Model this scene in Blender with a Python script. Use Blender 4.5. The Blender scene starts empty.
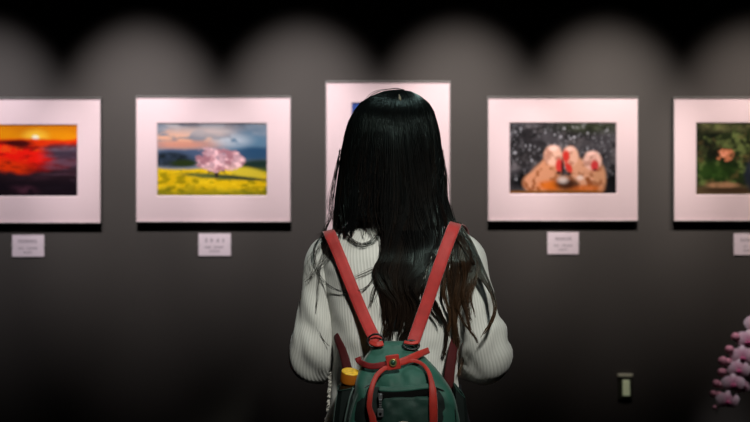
import bpy, math, random
import numpy as np
from mathutils import Vector, Matrix
random.seed(7)
rng = np.random.default_rng(11)
C = bpy.context.scene.collection
PI = math.pi

# ------------------------------------------------------------------ measures
CAM_Z, FPX = 1.36, 937.5          # camera height, focal length in pixels (45 mm on 36 mm)
WALL = 3.59                       # distance of the gallery wall
def P(px, py, Y):
    """a measured picture point, taken at depth Y (metres from the camera)"""
    return np.array([(px - 375.0) * Y / FPX, Y, CAM_Z + (211.0 - py) * Y / FPX])
def S(c):
    c = [v / 255.0 for v in c]
    return tuple((v / 12.92 if v <= .04045 else ((v + .055) / 1.055) ** 2.4) for v in c)

# ------------------------------------------------------------------ object helpers
ROOTLOC = {}
def thing(name, label, cat, loc=(0, 0, 0), group=None):
    o = bpy.data.objects.new(name, None); C.objects.link(o)
    o.location = loc; o.empty_display_size = .05
    o['label'] = label; o['category'] = cat
    if group: o['group'] = group
    ROOTLOC[o] = np.array(loc, float)
    return o
def obj(name, verts, faces, mat, parent=None, smooth=True, uv=None, origin=None):
    verts = np.asarray(verts, float)
    base = np.zeros(3)
    if parent is not None: base = ROOTLOC[parent]
    org = base if origin is None else np.asarray(origin, float)
    me = bpy.data.meshes.new(name)
    me.from_pydata((verts - org).tolist(), [], faces if isinstance(faces, list) else faces.tolist())
    if smooth: me.polygons.foreach_set('use_smooth', np.ones(len(me.polygons), bool))
    if uv is not None:
        l = me.uv_layers.new(name='UVMap')
        idx = np.empty(len(me.loops), np.int32); me.loops.foreach_get('vertex_index', idx)
        l.data.foreach_set('uv', np.asarray(uv, np.float32)[idx].ravel())
    me.materials.append(mat); me.update()
    o = bpy.data.objects.new(name, me); C.objects.link(o)
    if parent is not None: o.parent = parent
    o.location = org - base
    ROOTLOC[o] = org
    return o
def tag(o, label=None, cat=None, group=None, kind=None):
    if label: o['label'] = label
    if cat: o['category'] = cat
    if group: o['group'] = group
    if kind: o['kind'] = kind
    return o
def cattr(o, name, cols):
    a = o.data.color_attributes.new(name=name, type='FLOAT_COLOR', domain='POINT')
    cols = np.asarray(cols, np.float32)
    if cols.shape[1] == 3: cols = np.concatenate([cols, np.ones((len(cols), 1), np.float32)], 1)
    a.data.foreach_set('color', cols.ravel())

class MB:
    def __init__(s): s.v = []; s.f = []; s.n = 0
    def add(s, v, f):
        v = np.asarray(v, float)
        s.v.append(v); s.f += [[i + s.n for i in q] for q in f]; s.n += len(v); return s
    def build(s, name, mat, parent=None, smooth=True, **k):
        return obj(name, np.concatenate(s.v), s.f, mat, parent, smooth, **k)

def cr(ctrl, n):
    """Catmull-Rom through rows of ctrl, n samples"""
    c = np.asarray(ctrl, float)
    if c.ndim == 1: c = c[:, None]
    m = len(c); t = np.linspace(0, m - 1, n)
    i = np.clip(t.astype(int), 0, m - 2); u = (t - i)[:, None]
    p0 = c[np.maximum(i - 1, 0)]; p1 = c[i]; p2 = c[i + 1]; p3 = c[np.minimum(i + 2, m - 1)]
    return .5 * ((2 * p1) + (-p0 + p2) * u + (2 * p0 - 5 * p1 + 4 * p2 - p3) * u ** 2 + (-p0 + 3 * p1 - 3 * p2 + p3) * u ** 3)

def grid_faces(nr, nc, wrap=True):
    f = []
    for r in range(nr - 1):
        for c in range(nc if wrap else nc - 1):
            d = (c + 1) % nc
            f.append([r * nc + c, r * nc + d, (r + 1) * nc + d, (r + 1) * nc + c])
    return f
def loft(rings, caps=True):
    rings = np.asarray(rings, float); nr, nc, _ = rings.shape
    v = rings.reshape(-1, 3); f = grid_faces(nr, nc)
    if caps:
        v = np.concatenate([v, rings[:1].mean(1), rings[-1:].mean(1)])
        a, b = nr * nc, nr * nc + 1
        for c in range(nc):
            d = (c + 1) % nc
            f.append([a, d, c]); f.append([b, (nr - 1) * nc + c, (nr - 1) * nc + d])
    return v, f
def frames(p, up=(0, 0, 1)):
    t = np.gradient(p, axis=0); t /= np.linalg.norm(t, axis=1)[:, None] + 1e-12
    n = np.zeros_like(p); b = np.zeros_like(p)
    u = np.array(up, float)
    if abs(t[0] @ u) > .95: u = np.array([1., .1, 0])
    prev = u - (u @ t[0]) * t[0]
    for i in range(len(p)):
        prev = prev - (prev @ t[i]) * t[i]; prev /= np.linalg.norm(prev) + 1e-12
        n[i] = prev; b[i] = np.cross(t[i], prev)
    return t, n, b
def tube_rings(p, r, n=10, up=(0, 0, 1), flat=1.0):
    p = np.asarray(p, float); r = np.broadcast_to(r, (len(p),))
    t, nn, bb = frames(p, up)
    a = np.arange(n) * 2 * PI / n
    return p[:, None, :] + r[:, None, None] * (np.cos(a)[None, :, None] * nn[:, None, :] * flat + np.sin(a)[None, :, None] * bb[:, None, :])
def tube(p, r, n=10, up=(0, 0, 1), flat=1.0, round_ends=False):
    p = np.asarray(p, float); r = np.array(np.broadcast_to(r, (len(p),)), float)
    if round_ends:
        t, _, _ = frames(p)
        k = np.array([.0, .4, .75, .93])
        hp = [p[0] - t[0] * r[0] * math.sqrt(1 - x * x) for x in k]
        tp = [p[-1] + t[-1] * r[-1] * math.sqrt(1 - x * x) for x in k[::-1]]
        p = np.concatenate([hp, p, tp]); r = np.concatenate([np.maximum(r[0] * k, 1e-5), r, np.maximum(r[-1] * k[::-1], 1e-5)])
    return loft(tube_rings(p, r, n, up, flat))
def box(x0, x1, y0, y1, z0, z1, b=0.0):
    """box with chamfered edges (b)"""
    if b <= 0:
        v = [(x, y, z) for x in (x0, x1) for y in (y0, y1) for z in (z0, z1)]
        return v, [[0, 1, 3, 2], [4, 6, 7, 5], [0, 4, 5, 1], [2, 3, 7, 6], [0, 2, 6, 4], [1, 5, 7, 3]]
    def ring(xa, xb, za, zb, y):
        return [(xa + b, y, za), (xb - b, y, za), (xb, y, za + b), (xb, y, zb - b), (xb - b, y, zb), (xa + b, y, zb), (xa, y, zb - b), (xa, y, za + b)]
    R = [ring(x0 + b, x1 - b, z0 + b, z1 - b, y0), ring(x0, x1, z0, z1, y0 + b), ring(x0, x1, z0, z1, y1 - b), ring(x0 + b, x1 - b, z0 + b, z1 - b, y1)]
    return loft(R)
def ribbon(pts, width, thick=.0025, normal=(0, -1, 0), n=40, normals=None):
    """webbing band: rounded rectangular section swept along a smooth path; width may be a list"""
    p = cr(pts, n); w = cr(np.broadcast_to(np.asarray(width, float), (len(pts),)), n)[:, 0]
    N = cr(normals, n) if normals is not None else np.tile(np.asarray(normal, float), (n, 1))
    t = np.gradient(p, axis=0); t /= np.linalg.norm(t, axis=1)[:, None]
    N = N - (N * t).sum(1)[:, None] * t; N /= np.linalg.norm(N, axis=1)[:, None]
    s = np.cross(t, N)
    h = thick / 2; e = .12
    sec = [(-.5, 0), (-.5 + e * .5, 1), (-.2, 1), (.2, 1), (.5 - e * .5, 1), (.5, 0), (.5 - e * .5, -1), (-.5 + e * .5, -1)]
    R = np.stack([p + s * (w * a)[:, None] + N * (h * b) for a, b in sec], 1)
    return loft(R)
def ellipsoid(c, r, nu=20, nv=12, rot=None):
    v = []
    th = np.linspace(.02, PI - .02, nv); ph = np.arange(nu) * 2 * PI / nu
    R = np.stack([np.stack([np.sin(t) * np.cos(ph) * r[0], np.sin(t) * np.sin(ph) * r[1], np.full(nu, np.cos(t) * r[2])], 1) for t in th])
    if rot is not None: R = R @ np.asarray(rot).T
    return loft(R + np.asarray(c))
def lathe(prof, c, n=28, axis=None):
    """prof: (radius, height) list along +Z (or axis)"""
    a = np.arange(n) * 2 * PI / n
    R = np.stack([np.stack([np.cos(a) * r, np.sin(a) * r, np.full(n, z)], 1) for r, z in prof])
    if axis is not None:
        q = Vector((0, 0, 1)).rotation_difference(Vector(axis)).to_matrix()
        R = R @ np.array(q).T
    return loft(R + np.asarray(c))

# value noise -------------------------------------------------------------
_tab = np.random.default_rng(3).random((64, 64))
def vnoise(x, y):
    x = np.asarray(x, float); y = np.asarray(y, float)
    xi = np.floor(x).astype(int); yi = np.floor(y).astype(int); fx = x - xi; fy = y - yi
    fx = fx * fx * (3 - 2 * fx); fy = fy * fy * (3 - 2 * fy)
    g = lambda i, j: _tab[i % 64, j % 64]
    return (g(xi, yi) * (1 - fx) + g(xi + 1, yi) * fx) * (1 - fy) + (g(xi, yi + 1) * (1 - fx) + g(xi + 1, yi + 1) * fx) * fy
def fbm(x, y, o=4):
    s = 0; a = .5
    for k in range(o):
        s = s + a * vnoise(x * 2 ** k + 17.3 * k, y * 2 ** k + 9.1 * k); a *= .5
    return np.clip((s / (1 - .5 ** o) - .5) * 1.75 + .5, 0, 1)
def sst(a, b, x):
    t = np.clip((x - a) / (b - a), 0, 1); return t * t * (3 - 2 * t)

# ------------------------------------------------------------------ materials
def mat(name, col, rough=.6, metal=0, spec=.5, sheen=0, bump=None, var=0.0, vscale=30, emis=None):
    m = bpy.data.materials.new(name); m.use_nodes = True
    nt = m.node_tree; b = nt.nodes['Principled BSDF']
    b.inputs['Base Color'].default_value = (*col, 1)
    b.inputs['Roughness'].default_value = rough; b.inputs['Metallic'].default_value = metal
    b.inputs['Specular IOR Level'].default_value = spec
    if sheen: b.inputs['Sheen Weight'].default_value = sheen
    tc = nt.nodes.new('ShaderNodeTexCoord')
    if var:
        nz = nt.nodes.new('ShaderNodeTexNoise'); nz.inputs['Scale'].default_value = vscale; nz.inputs['Detail'].default_value = 4
        rp = nt.nodes.new('ShaderNodeValToRGB')
        rp.color_ramp.elements[0].position = .3; rp.color_ramp.elements[1].position = .7
        rp.color_ramp.elements[0].color = (*[c * (1 - var) for c in col], 1); rp.color_ramp.elements[1].color = (*[min(1, c * (1 + var)) for c in col], 1)
        nt.links.new(tc.outputs['Object'], nz.inputs['Vector']); nt.links.new(nz.outputs['Fac'], rp.inputs['Fac']); nt.links.new(rp.outputs['Color'], b.inputs['Base Color'])
    if bump:
        n2 = nt.nodes.new('ShaderNodeTexNoise'); n2.inputs['Scale'].default_value = bump[0]; n2.inputs['Detail'].default_value = 3
        bp = nt.nodes.new('ShaderNodeBump'); bp.inputs['Strength'].default_value = bump[1]; bp.inputs['Distance'].default_value = bump[2]
        nt.links.new(tc.outputs['Object'], n2.inputs['Vector']); nt.links.new(n2.outputs['Fac'], bp.inputs['Height']); nt.links.new(bp.outputs['Normal'], b.inputs['Normal'])
    if emis:
        b.inputs['Emission Color'].default_value = (*emis[0], 1); b.inputs['Emission Strength'].default_value = emis[1]
    return m

M = {}
M['wall'] = mat('dark_grey_wall_paint', (.066, .0605, .0555), .75, spec=.25, var=.05, vscale=3, bump=(220, .08, .002))
M['floor'] = mat('dark_carpet', (.02, .02, .021), .95, spec=.1, var=.4, vscale=150, bump=(400, .5, .003))
M['ceil'] = mat('black_ceiling', (.012, .012, .012), .9, spec=.1)
M['silver'] = mat('pale_aluminium', (.78, .76, .74), .32, metal=.85)
M['backing'] = mat('black_backing_box', (.012, .012, .013), .7, spec=.2)
M['mat'] = mat('pale_mat_board', (.82, .655, .677), .9, spec=.1, var=.015, vscale=8)
M['bevelcut'] = mat('mat_bevel', (.86, .8, .8), .9, spec=.1)
M['card'] = mat('white_card', (.86, .74, .80), .8, spec=.2)
M['ink'] = mat('grey_ink', (.34, .27, .32), .8, spec=.1)
M['clip'] = mat('clear_clip', (.45, .44, .42), .3)
M['plate'] = mat('dark_switch_plate', (.045, .046, .032), .4)
M['lit_edge'] = mat('lit_switch_plate_top', (.8, .8, .6), .5)  # pale colour paints the light on the dark plate's top edge
M['rocker'] = mat('glowing_ivory_rocker', (.9, .92, .66), .4, emis=((.75, .85, .5), .12))  # faint glow added only to brighten the rocker
def glass_mat():
    m = bpy.data.materials.new('picture_glass'); m.use_nodes = True; nt = m.node_tree
    nt.nodes.remove(nt.nodes['Principled BSDF'])
    t = nt.nodes.new('ShaderNodeBsdfTransparent'); g = nt.nodes.new('ShaderNodeBsdfGlossy'); g.inputs['Roughness'].default_value = .04
    ge = nt.nodes.new('ShaderNodeNewGeometry'); dt = nt.nodes.new('ShaderNodeVectorMath'); dt.operation = 'DOT_PRODUCT'
    nt.links.new(ge.outputs['Normal'], dt.inputs[0]); nt.links.new(ge.outputs['Incoming'], dt.inputs[1])
    def mth(op, a, v1=None):
        n = nt.nodes.new('ShaderNodeMath'); n.operation = op; nt.links.new(a, n.inputs[0])
        if v1 is not None: n.inputs[1].default_value = v1
        return n.outputs[0]
    ab = mth('ABSOLUTE', dt.outputs['Value']); iv = mth('MULTIPLY_ADD', ab, -1.0); iv.node.inputs[2].default_value = 1.0
    f5 = mth('POWER', iv, 5.0); f = mth('MULTIPLY_ADD', f5, .96).node; f.inputs[2].default_value = .035   # Schlick reflectance, same from both sides
    x = nt.nodes.new('ShaderNodeMixShader')
    nt.links.new(f.outputs[0], x.inputs[0]); nt.links.new(t.outputs[0], x.inputs[1]); nt.links.new(g.outputs[0], x.inputs[2])
    nt.links.new(x.outputs[0], nt.nodes['Material Output'].inputs['Surface'])
    return m
M['glass'] = glass_mat()
def print_mat():
    m = mat('photo_print', (.5, .5, .5), .5, spec=.08); nt = m.node_tree
    a = nt.nodes.new('ShaderNodeVertexColor'); a.layer_name = 'Col'
    nt.links.new(a.outputs['Color'], nt.nodes['Principled BSDF'].inputs['Base Color'])
    return m
M['print'] = print_mat()
M['black_metal'] = mat('black_metal', (.01, .01, .01), .35, metal=.6)
M['red_web'] = mat('red_webbing', (.36, .022, .020), .62, spec=.3, sheen=.25, bump=(900, .35, .0008), var=.12, vscale=60)
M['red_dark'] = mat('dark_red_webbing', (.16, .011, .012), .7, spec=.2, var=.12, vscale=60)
M['red_hand'] = mat('red_handle_band', (.37, .019, .011), .55, spec=.35, sheen=.2, var=.15, vscale=50, bump=(700, .3, .0008))
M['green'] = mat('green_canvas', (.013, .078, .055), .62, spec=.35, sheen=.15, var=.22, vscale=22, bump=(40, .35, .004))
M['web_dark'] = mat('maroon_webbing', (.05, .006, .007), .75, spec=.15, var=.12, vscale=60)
M['green_shaded'] = mat('shaded_green_canvas', (.011, .038, .029), .65, spec=.3, var=.25, vscale=25, bump=(45, .35, .004))  # same canvas, darkened in colour for the dim light low on the bag
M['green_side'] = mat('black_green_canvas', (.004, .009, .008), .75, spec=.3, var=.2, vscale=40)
M['zip'] = mat('black_zip', (.003, .003, .003), .8, spec=.1)
M['zipmetal'] = mat('dull_zip_metal', (.22, .22, .23), .4, metal=.7)
M['piping'] = mat('grey_green_piping', (.075, .11, .10), .6)
M['brass'] = mat('old_brass', (.42, .36, .14), .35, metal=.8)
M['snap'] = mat('dark_green_snap', (.02, .07, .04), .35, metal=.3)
M['patch'] = mat('pale_patch', (.32, .25, .21), .8)
M['cap_top'] = mat('yellow_cap_top_lit', (.82, .47, .03), .4, spec=.5, var=.25, vscale=120)  # one cap in two tones: light from above put into the colour
M['cap_side'] = mat('orange_cap_side_shaded', (.40, .115, .008), .4, spec=.4)  # shaded side of the same cap, painted darker
M['tea'] = mat('dark_tea_bottle', (.035, .018, .008), .12, spec=.7)
M['skin'] = mat('skin', (.50, .27, .17), .5, spec=.35, var=.06, vscale=30)
M['eye'] = mat('eye_white', (.7, .68, .66), .2)
M['iris'] = mat('dark_iris', (.01, .006, .004), .1)
M['trousers'] = mat('dark_trousers', (.012, .013, .017), .85, spec=.2, var=.2, vscale=60)
M['shoe'] = mat('dark_shoes', (.02, .018, .018), .5)
M['stem'] = mat('orchid_stem', (.035, .05, .015), .5)
M['leaf'] = mat('orchid_leaf', (.02, .07, .015), .35, var=.2, vscale=15)
M['pot'] = mat('white_glazed_pot', (.6, .58, .55), .25)
M['stand'] = mat('black_plinth_paint', (.015, .015, .015), .5)
M['bark'] = mat('moss_bark', (.05, .035, .02), .9, var=.5, vscale=60, bump=(60, .8, .01))
M['bud'] = mat('orchid_bud', (.56, .22, .29), .4, spec=.4, var=.25, vscale=60)
M['lip'] = mat('orchid_lip', (.42, .05, .16), .4)
M['scalp'] = mat('pale_parting', (.35, .26, .17), .7)

def petal_mat():
    m = mat('orchid_petal', (.75, .5, .6), .5, spec=.3); nt = m.node_tree; b = nt.nodes['Principled BSDF']
    a = nt.nodes.new('ShaderNodeVertexColor'); a.layer_name = 'Col'
    nt.links.new(a.outputs['Color'], b.inputs['Base Color'])
    b.inputs['Subsurface Weight'].default_value = 0.0
    return m
M['petal'] = petal_mat()

def knit_mat():
    """off-white rib knit; U counts ribs"""
    m = mat('ribbed_knit', (.6, .6, .56), .85, spec=.15, sheen=.3); nt = m.node_tree; b = nt.nodes['Principled BSDF']
    uv = nt.nodes.new('ShaderNodeUVMap'); uv.uv_map = 'UVMap'
    sp = nt.nodes.new('ShaderNodeSeparateXYZ'); nt.links.new(uv.outputs[0], sp.inputs[0])
    mul = nt.nodes.new('ShaderNodeMath'); mul.operation = 'MULTIPLY'; mul.inputs[1].default_value = 2 * PI
    nt.links.new(sp.outputs['X'], mul.inputs[0])
    sn = nt.nodes.new('ShaderNodeMath'); sn.operation = 'SINE'; nt.links.new(mul.outputs[0], sn.inputs[0])
    mp = nt.nodes.new('ShaderNodeMapRange'); mp.inputs['From Min'].default_value = -1
    nt.links.new(sn.outputs[0], mp.inputs['Value'])
    rp = nt.nodes.new('ShaderNodeValToRGB')
    rp.color_ramp.elements[0].position = .0; rp.color_ramp.elements[0].color = (.50, .50, .47, 1)  # shade in the rib grooves put into the colour
    rp.color_ramp.elements[1].position = .45; rp.color_ramp.elements[1].color = (.60, .60, .565, 1)
    nt.links.new(mp.outputs[0], rp.inputs[0]); nt.links.new(rp.outputs[0], b.inputs['Base Color'])
    tc = nt.nodes.new('ShaderNodeTexCoord'); nz = nt.nodes.new('ShaderNodeTexNoise'); nz.inputs['Scale'].default_value = 500
    nt.links.new(tc.outputs['Object'], nz.inputs['Vector'])
    ad = nt.nodes.new('ShaderNodeMath'); ad.operation = 'MULTIPLY_ADD'; ad.inputs[1].default_value = .25
    nt.links.new(nz.outputs['Fac'], ad.inputs[0]); nt.links.new(mp.outputs[0], ad.inputs[2])
    bp = nt.nodes.new('ShaderNodeBump'); bp.inputs['Strength'].default_value = .4; bp.inputs['Distance'].default_value = .0011
    nt.links.new(ad.outputs[0], bp.inputs['Height']); nt.links.new(bp.outputs[0], b.inputs['Normal'])
    return m
M['knit'] = knit_mat()

def hair_mat():
    m = mat('black_hair', (.005, .005, .005), .30, spec=.32); nt = m.node_tree; b = nt.nodes['Principled BSDF']
    a = nt.nodes.new('ShaderNodeVertexColor'); a.layer_name = 'Col'
    nt.links.new(a.outputs['Color'], b.inputs['Base Color'])
    b.inputs['Specular Tint'].default_value = (.72, 1.0, .95, 1)
    return m
M['hair'] = hair_mat()
M['hair_under'] = mat('black_hair_underlayer', (.003, .003, .003), .7, spec=.15)

# ------------------------------------------------------------------ the room
def struct(name, b, m):
    o = obj(name, b[0], b[1], m, smooth=False); o['kind'] = 'structure'; return o
X0, X1, YB, ZC = -4.2, 4.2, -3.2, 2.78
struct('wall_back', box(X0, X1, WALL, WALL + .12, 0, ZC), M['wall'])
struct('wall_left', box(X0 - .12, X0, YB, WALL + .12, 0, ZC), M['wall'])
struct('wall_right', box(X1, X1 + .12, YB, WALL + .12, 0, ZC), M['wall'])
struct('wall_front', box(X0, X1, YB - .12, YB, 0, ZC), M['wall'])
struct('floor', box(X0 - .12, X1 + .12, YB - .12, WALL + .12, -.1, 0), M['floor'])
struct('ceiling', box(X0 - .12, X1 + .12, YB - .12, WALL + .12, ZC, ZC + .1), M['ceil'])

# ------------------------------------------------------------------ photographs (painted as colour over a fine grid)
def mixc(a, b, t):
    t = np.clip(t, 0, 1)
    return a * (1 - t[..., None]) + np.asarray(S(b))[None, None, :] * t[..., None]
def fill(c, shape): return np.tile(np.array(S(c)), (*shape, 1))
def blob(u, v, cx, cy, rx, ry, soft=.25, ang=0):
    c, s = math.cos(ang), math.sin(ang); du, dv = (u - cx), (v - cy)
    a = (du * c + dv * s) / rx; b = (-du * s + dv * c) / ry
    return 1 - sst(1 - soft, 1 + soft, np.sqrt(a * a + b * b))
def pic_sunset(u, v):
    px = u
    c = fill((226, 150, 12), u.shape)
    c = mixc(c, (200, 118, 10), 1 - sst(0, .22, v + .1 * fbm(u * 4, v * 4)))
    c = mixc(c, (250, 206, 70), blob(u, v, .615, .17, .09, .08, .9))
    c = mixc(c, (255, 255, 225), blob(u, v, .615, .185, .03, .035, .5))
    hz = .19 + .05 * sst(.3, .0, u) + .02 * fbm(u * 9, 0 * v) + .02 * (u > 0.7) * (1 - u)
    c = mixc(c, (225, 62, 12), sst(hz - .02, hz + .03, v))
    c = mixc(c, (128, 18, 16), sst(.28, .40, v + .12 * (fbm(u * 7, v * 9) - .5)) * sst(.5, .75, u + .1 * fbm(u * 5, v * 5)))
    red = (blob(u, v, .54, .43, .2, .11, .7, .45) + blob(u, v, .35, .36, .2, .11, .7)) * (.45 + .9 * fbm(u * 15, v * 14))
    c = mixc(c, (52, 34, 40), sst(.55, .66, v - .18 * blob(u, v, .56, .5, .3, .3, .9) + .10 * fbm(u * 6, v * 6)))
    c = mixc(c, (70, 58, 72), sst(.24, .34, v) * sst(.66, .82, u) * sst(.75, .40, v))
    c = mixc(c, (122, 104, 118), blob(u, v, .86, .33, .16, .035, .8, -.05) * .8)
    c = mixc(c, (240, 34, 18), np.clip(red, 0, 1) * (.75 + .5 * fbm(u * 9, v * 10)))
    c = mixc(c, (255, 96, 30), np.clip(red, 0, 1) * sst(.6, .85, fbm(u * 12 + 4, v * 14 + 2)) * .7)
    c = mixc(c, (80, 14, 14), blob(u, v, .48, .27, .10, .05, .6) + .8 * blob(u, v, .36, .25, .14, .03, .6))
    c = mixc(c, (92, 20, 18), sst(.55, .75, fbm(u * 8 + v * 6, v * 22)) * sst(.22, .3, v) * sst(.75, .5, v) * .6)
    c = mixc(c, (112, 88, 104), sst(.55, .8, fbm(u * 6 + 11, v * 26)) * sst(.6, .8, u) * sst(.3, .4, v) * .5)
    c = mixc(c, (24, 17, 26), sst(.62, .9, v + .05 * fbm(u * 5, v * 5)) * .9)
    c = mixc(c, (112, 66, 84), blob(u, v, .52, .9, .10, .05, .9, .2) * .8 * fbm(u * 12, v * 12))
    c = mixc(c, (70, 44, 56), blob(u, v, .7, .7, .25, .05, .9, -.2) * .8 * fbm(u * 7, v * 12))
    return c
def pic_cherry(u, v):
    c = fill((128, 138, 150), u.shape)
    n = fbm(u * 4, v * 9)
    c = mixc(c, (88, 98, 112), sst(.45, .65, n) * sst(.3, .0, v))
    c = mixc(c, (226, 178, 150), blob(u, v, .2, .2, .35, .10, .8) * sst(.35, .6, fbm(u * 5, v * 12 + 3)))
    c = mixc(c, (214, 150, 128), blob(u, v, .22, .30, .3, .05, .8) * .8)
    c = mixc(c, (206, 192, 188), blob(u, v, .5, .12, .3, .08, .8) * .6)
    c = mixc(c, (86, 128, 156), blob(u, v, .84, .28, .2, .2, .6) * .8)
    c = mixc(c, (38, 78, 112), blob(u, v, .9, .42, .2, .09, .4) * .9)
    c = mixc(c, (72, 92, 122), sst(.36, .40, v + .03 * fbm(u * 8, v * 0)) * sst(.62, .5, v) * .9 * sst(.9, .6, u))
    c = mixc(c, (30, 40, 46), blob(u, v, .12, .5, .2, .10, .3) * (.6 + .5 * fbm(u * 20, v * 20)))
    c = mixc(c, (46, 62, 30), blob(u, v, .25, .55, .12, .05, .4))
    c = mixc(c, (92, 104, 44), sst(.52, .58, v) * sst(.45, .8, u))
    c = mixc(c, (36, 58, 52), blob(u, v, .95, .56, .22, .06, .5))
    y0 = .60 + .02 * np.sin(u * 7) + .05 * u * sst(.4, .9, u)
    yel = sst(y0, y0 + .03, v)
    c = mixc(c, (222, 188, 22), yel)
    c = mixc(c, (150, 138, 14), yel * sst(.5, .62, fbm(u * 14, v * 26)) * .8)
    c = mixc(c, (240, 208, 40), yel * sst(.52, .7, fbm(u * 20 + 5, v * 30)) * .6)
    c = mixc(c, (96, 110, 30), yel * sst(.9, 1.0, v + .08 * fbm(u * 12, v * 5)) * .7)
    c = mixc(c, (208, 190, 60), blob(u, v, .82, .68, .17, .07, .4, .25))
    c = mixc(c, (70, 96, 60), blob(u, v, .55, .73, .3, .035, .5, .1) * .9)
    c = mixc(c, (64, 74, 48), blob(u, v, .75, .75, .26, .022, .5, .12))
    c = mixc(c, (52, 40, 40), blob(u, v, .54, .66, .018, .10, .3) + blob(u, v, .58, .62, .012, .08, .3, -.5) + blob(u, v, .50, .62, .012, .08, .3, .5))
    cr_ = sst(.42, .6, np.clip(blob(u, v, .52, .50, .2, .16, .8) + .8 * blob(u, v, .63, .52, .16, .10, .9), 0, 1) * (.35 + 1.0 * fbm(u * 13, v * 12)))
    c = mixc(c, (212, 170, 176), cr_ * .8)
    c = mixc(c, (246, 204, 208), cr_ * sst(.52, .66, fbm(u * 22 + 3, v * 20)))
    c = mixc(c, (146, 84, 98), cr_ * sst(.55, .66, fbm(u * 18 + 9, v * 18 + 5)) * .6)
    c = mixc(c, (196, 204, 212), blob(u, v, .68, .24, .14, .07, .9) * sst(.35, .65, fbm(u * 7, v * 12)) * .8)  # pale patch painted in place of a reflection on the picture glass
    c = mixc(c, (196, 188, 188), sst(.22, .0, v) * sst(.45, .75, fbm(u * 6 + 2, v * 16)) * .7)
    return c
def pic_macaques(u, v):
    c = fill((70, 68, 72), u.shape)
    c = mixc(c, (98, 94, 97), sst(.45, .7, fbm(u * 5, v * 4)) * .8)
    c = mixc(c, (34, 32, 34), sst(.5, .7, fbm(u * 7 + 8, v * 6 + 4)) * .8)
    c = mixc(c, (22, 22, 24), sst(.8, .95, u) * sst(.6, .8, v) + sst(.22, .05, np.abs(u - .12) + np.abs(v - .8)) )
    c = mixc(c, (66, 74, 52), blob(u, v, .75, .06, .3, .08, .8) * .6)
    r = np.random.default_rng(5)
    c = c * (.55 + .9 * fbm(u * 16, v * 12))[..., None]
    for k in range(260):
        x, y = r.random() * 1.0, r.random() * .8
        a = .005 + .009 * r.random() ** 2
        c = mixc(c, (196, 198, 206), blob(u, v, x, y, a * .75, a * 1.5, .7) * (.12 + .75 * r.random() ** 2))
    # bodies
    fur = fbm(u * 26, v * 14)
    def body(m, col=(206, 152, 116), dk=(150, 92, 58)):
        nonlocal c
        c = mixc(c, col, m); c = mixc(c, dk, m * sst(.48, .68, fur) * .75)
    body(blob(u, v, .33, .74, .13, .24, .2, .45) + blob(u, v, .25, .84, .12, .14, .2) + blob(u, v, .38, .6, .08, .12, .2), (204, 148, 116))
    body(blob(u, v, .68, .70, .11, .27, .2, -.5) + blob(u, v, .75, .88, .10, .14, .15), (212, 160, 130))
    body(blob(u, v, .84, .78, .06, .2, .3), (200, 150, 116))
    body(blob(u, v, .5, .86, .12, .12, .3), (168, 112, 74))
    c = mixc(c, (208, 112, 24), blob(u, v, .38, .88, .10, .07, .6) * .9)
    c = mixc(c, (200, 106, 30), blob(u, v, .7, .92, .14, .05, .6) * .8)
    c = mixc(c, (34, 18, 16), blob(u, v, .53, .86, .10, .07, .5) * .85)
    # heads
    body(blob(u, v, .41, .46, .085, .14, .15), (226, 184, 164), (170, 120, 100))
    body(blob(u, v, .57, .47, .075, .14, .15), (226, 180, 158), (180, 120, 96))
    body(blob(u, v, .775, .53, .085, .13, .15), (224, 184, 170), (176, 128, 112))
    c = mixc(c, (206, 66, 62), blob(u, v, .467, .60, .034, .095, .35))
    c = mixc(c, (206, 62, 54), blob(u, v, .530, .47, .034, .085, .35) + blob(u, v, .555, .63, .028, .075, .4, -.3))
    c = mixc(c, (196, 64, 66), blob(u, v, .795, .60, .036, .075, .4))
    c = mixc(c, (40, 20, 20), blob(u, v, .497, .62, .012, .12, .6) * .9 + blob(u, v, .46, .70, .02, .02, .5) + blob(u, v, .56, .71, .018, .018, .5) + blob(u, v, .80, .66, .02, .012, .5))
    c = mixc(c, (255, 214, 204), blob(u, v, .42, .36, .05, .035, .6) * .7 + blob(u, v, .57, .37, .04, .03, .6) * .6 + blob(u, v, .77, .43, .05, .03, .6) * .6)
    c = mixc(c, (236, 226, 222), blob(u, v, .50, .80, .045, .045, .7) * .6 + blob(u, v, .66, .77, .03, .03, .7) * .6)
    c = mixc(c, (124, 82, 34), sst(.94, .96, v) * sst(.92, .8, u))
    c = mixc(c, (20, 14, 10), sst(.985, .995, v))
    return c
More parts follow.
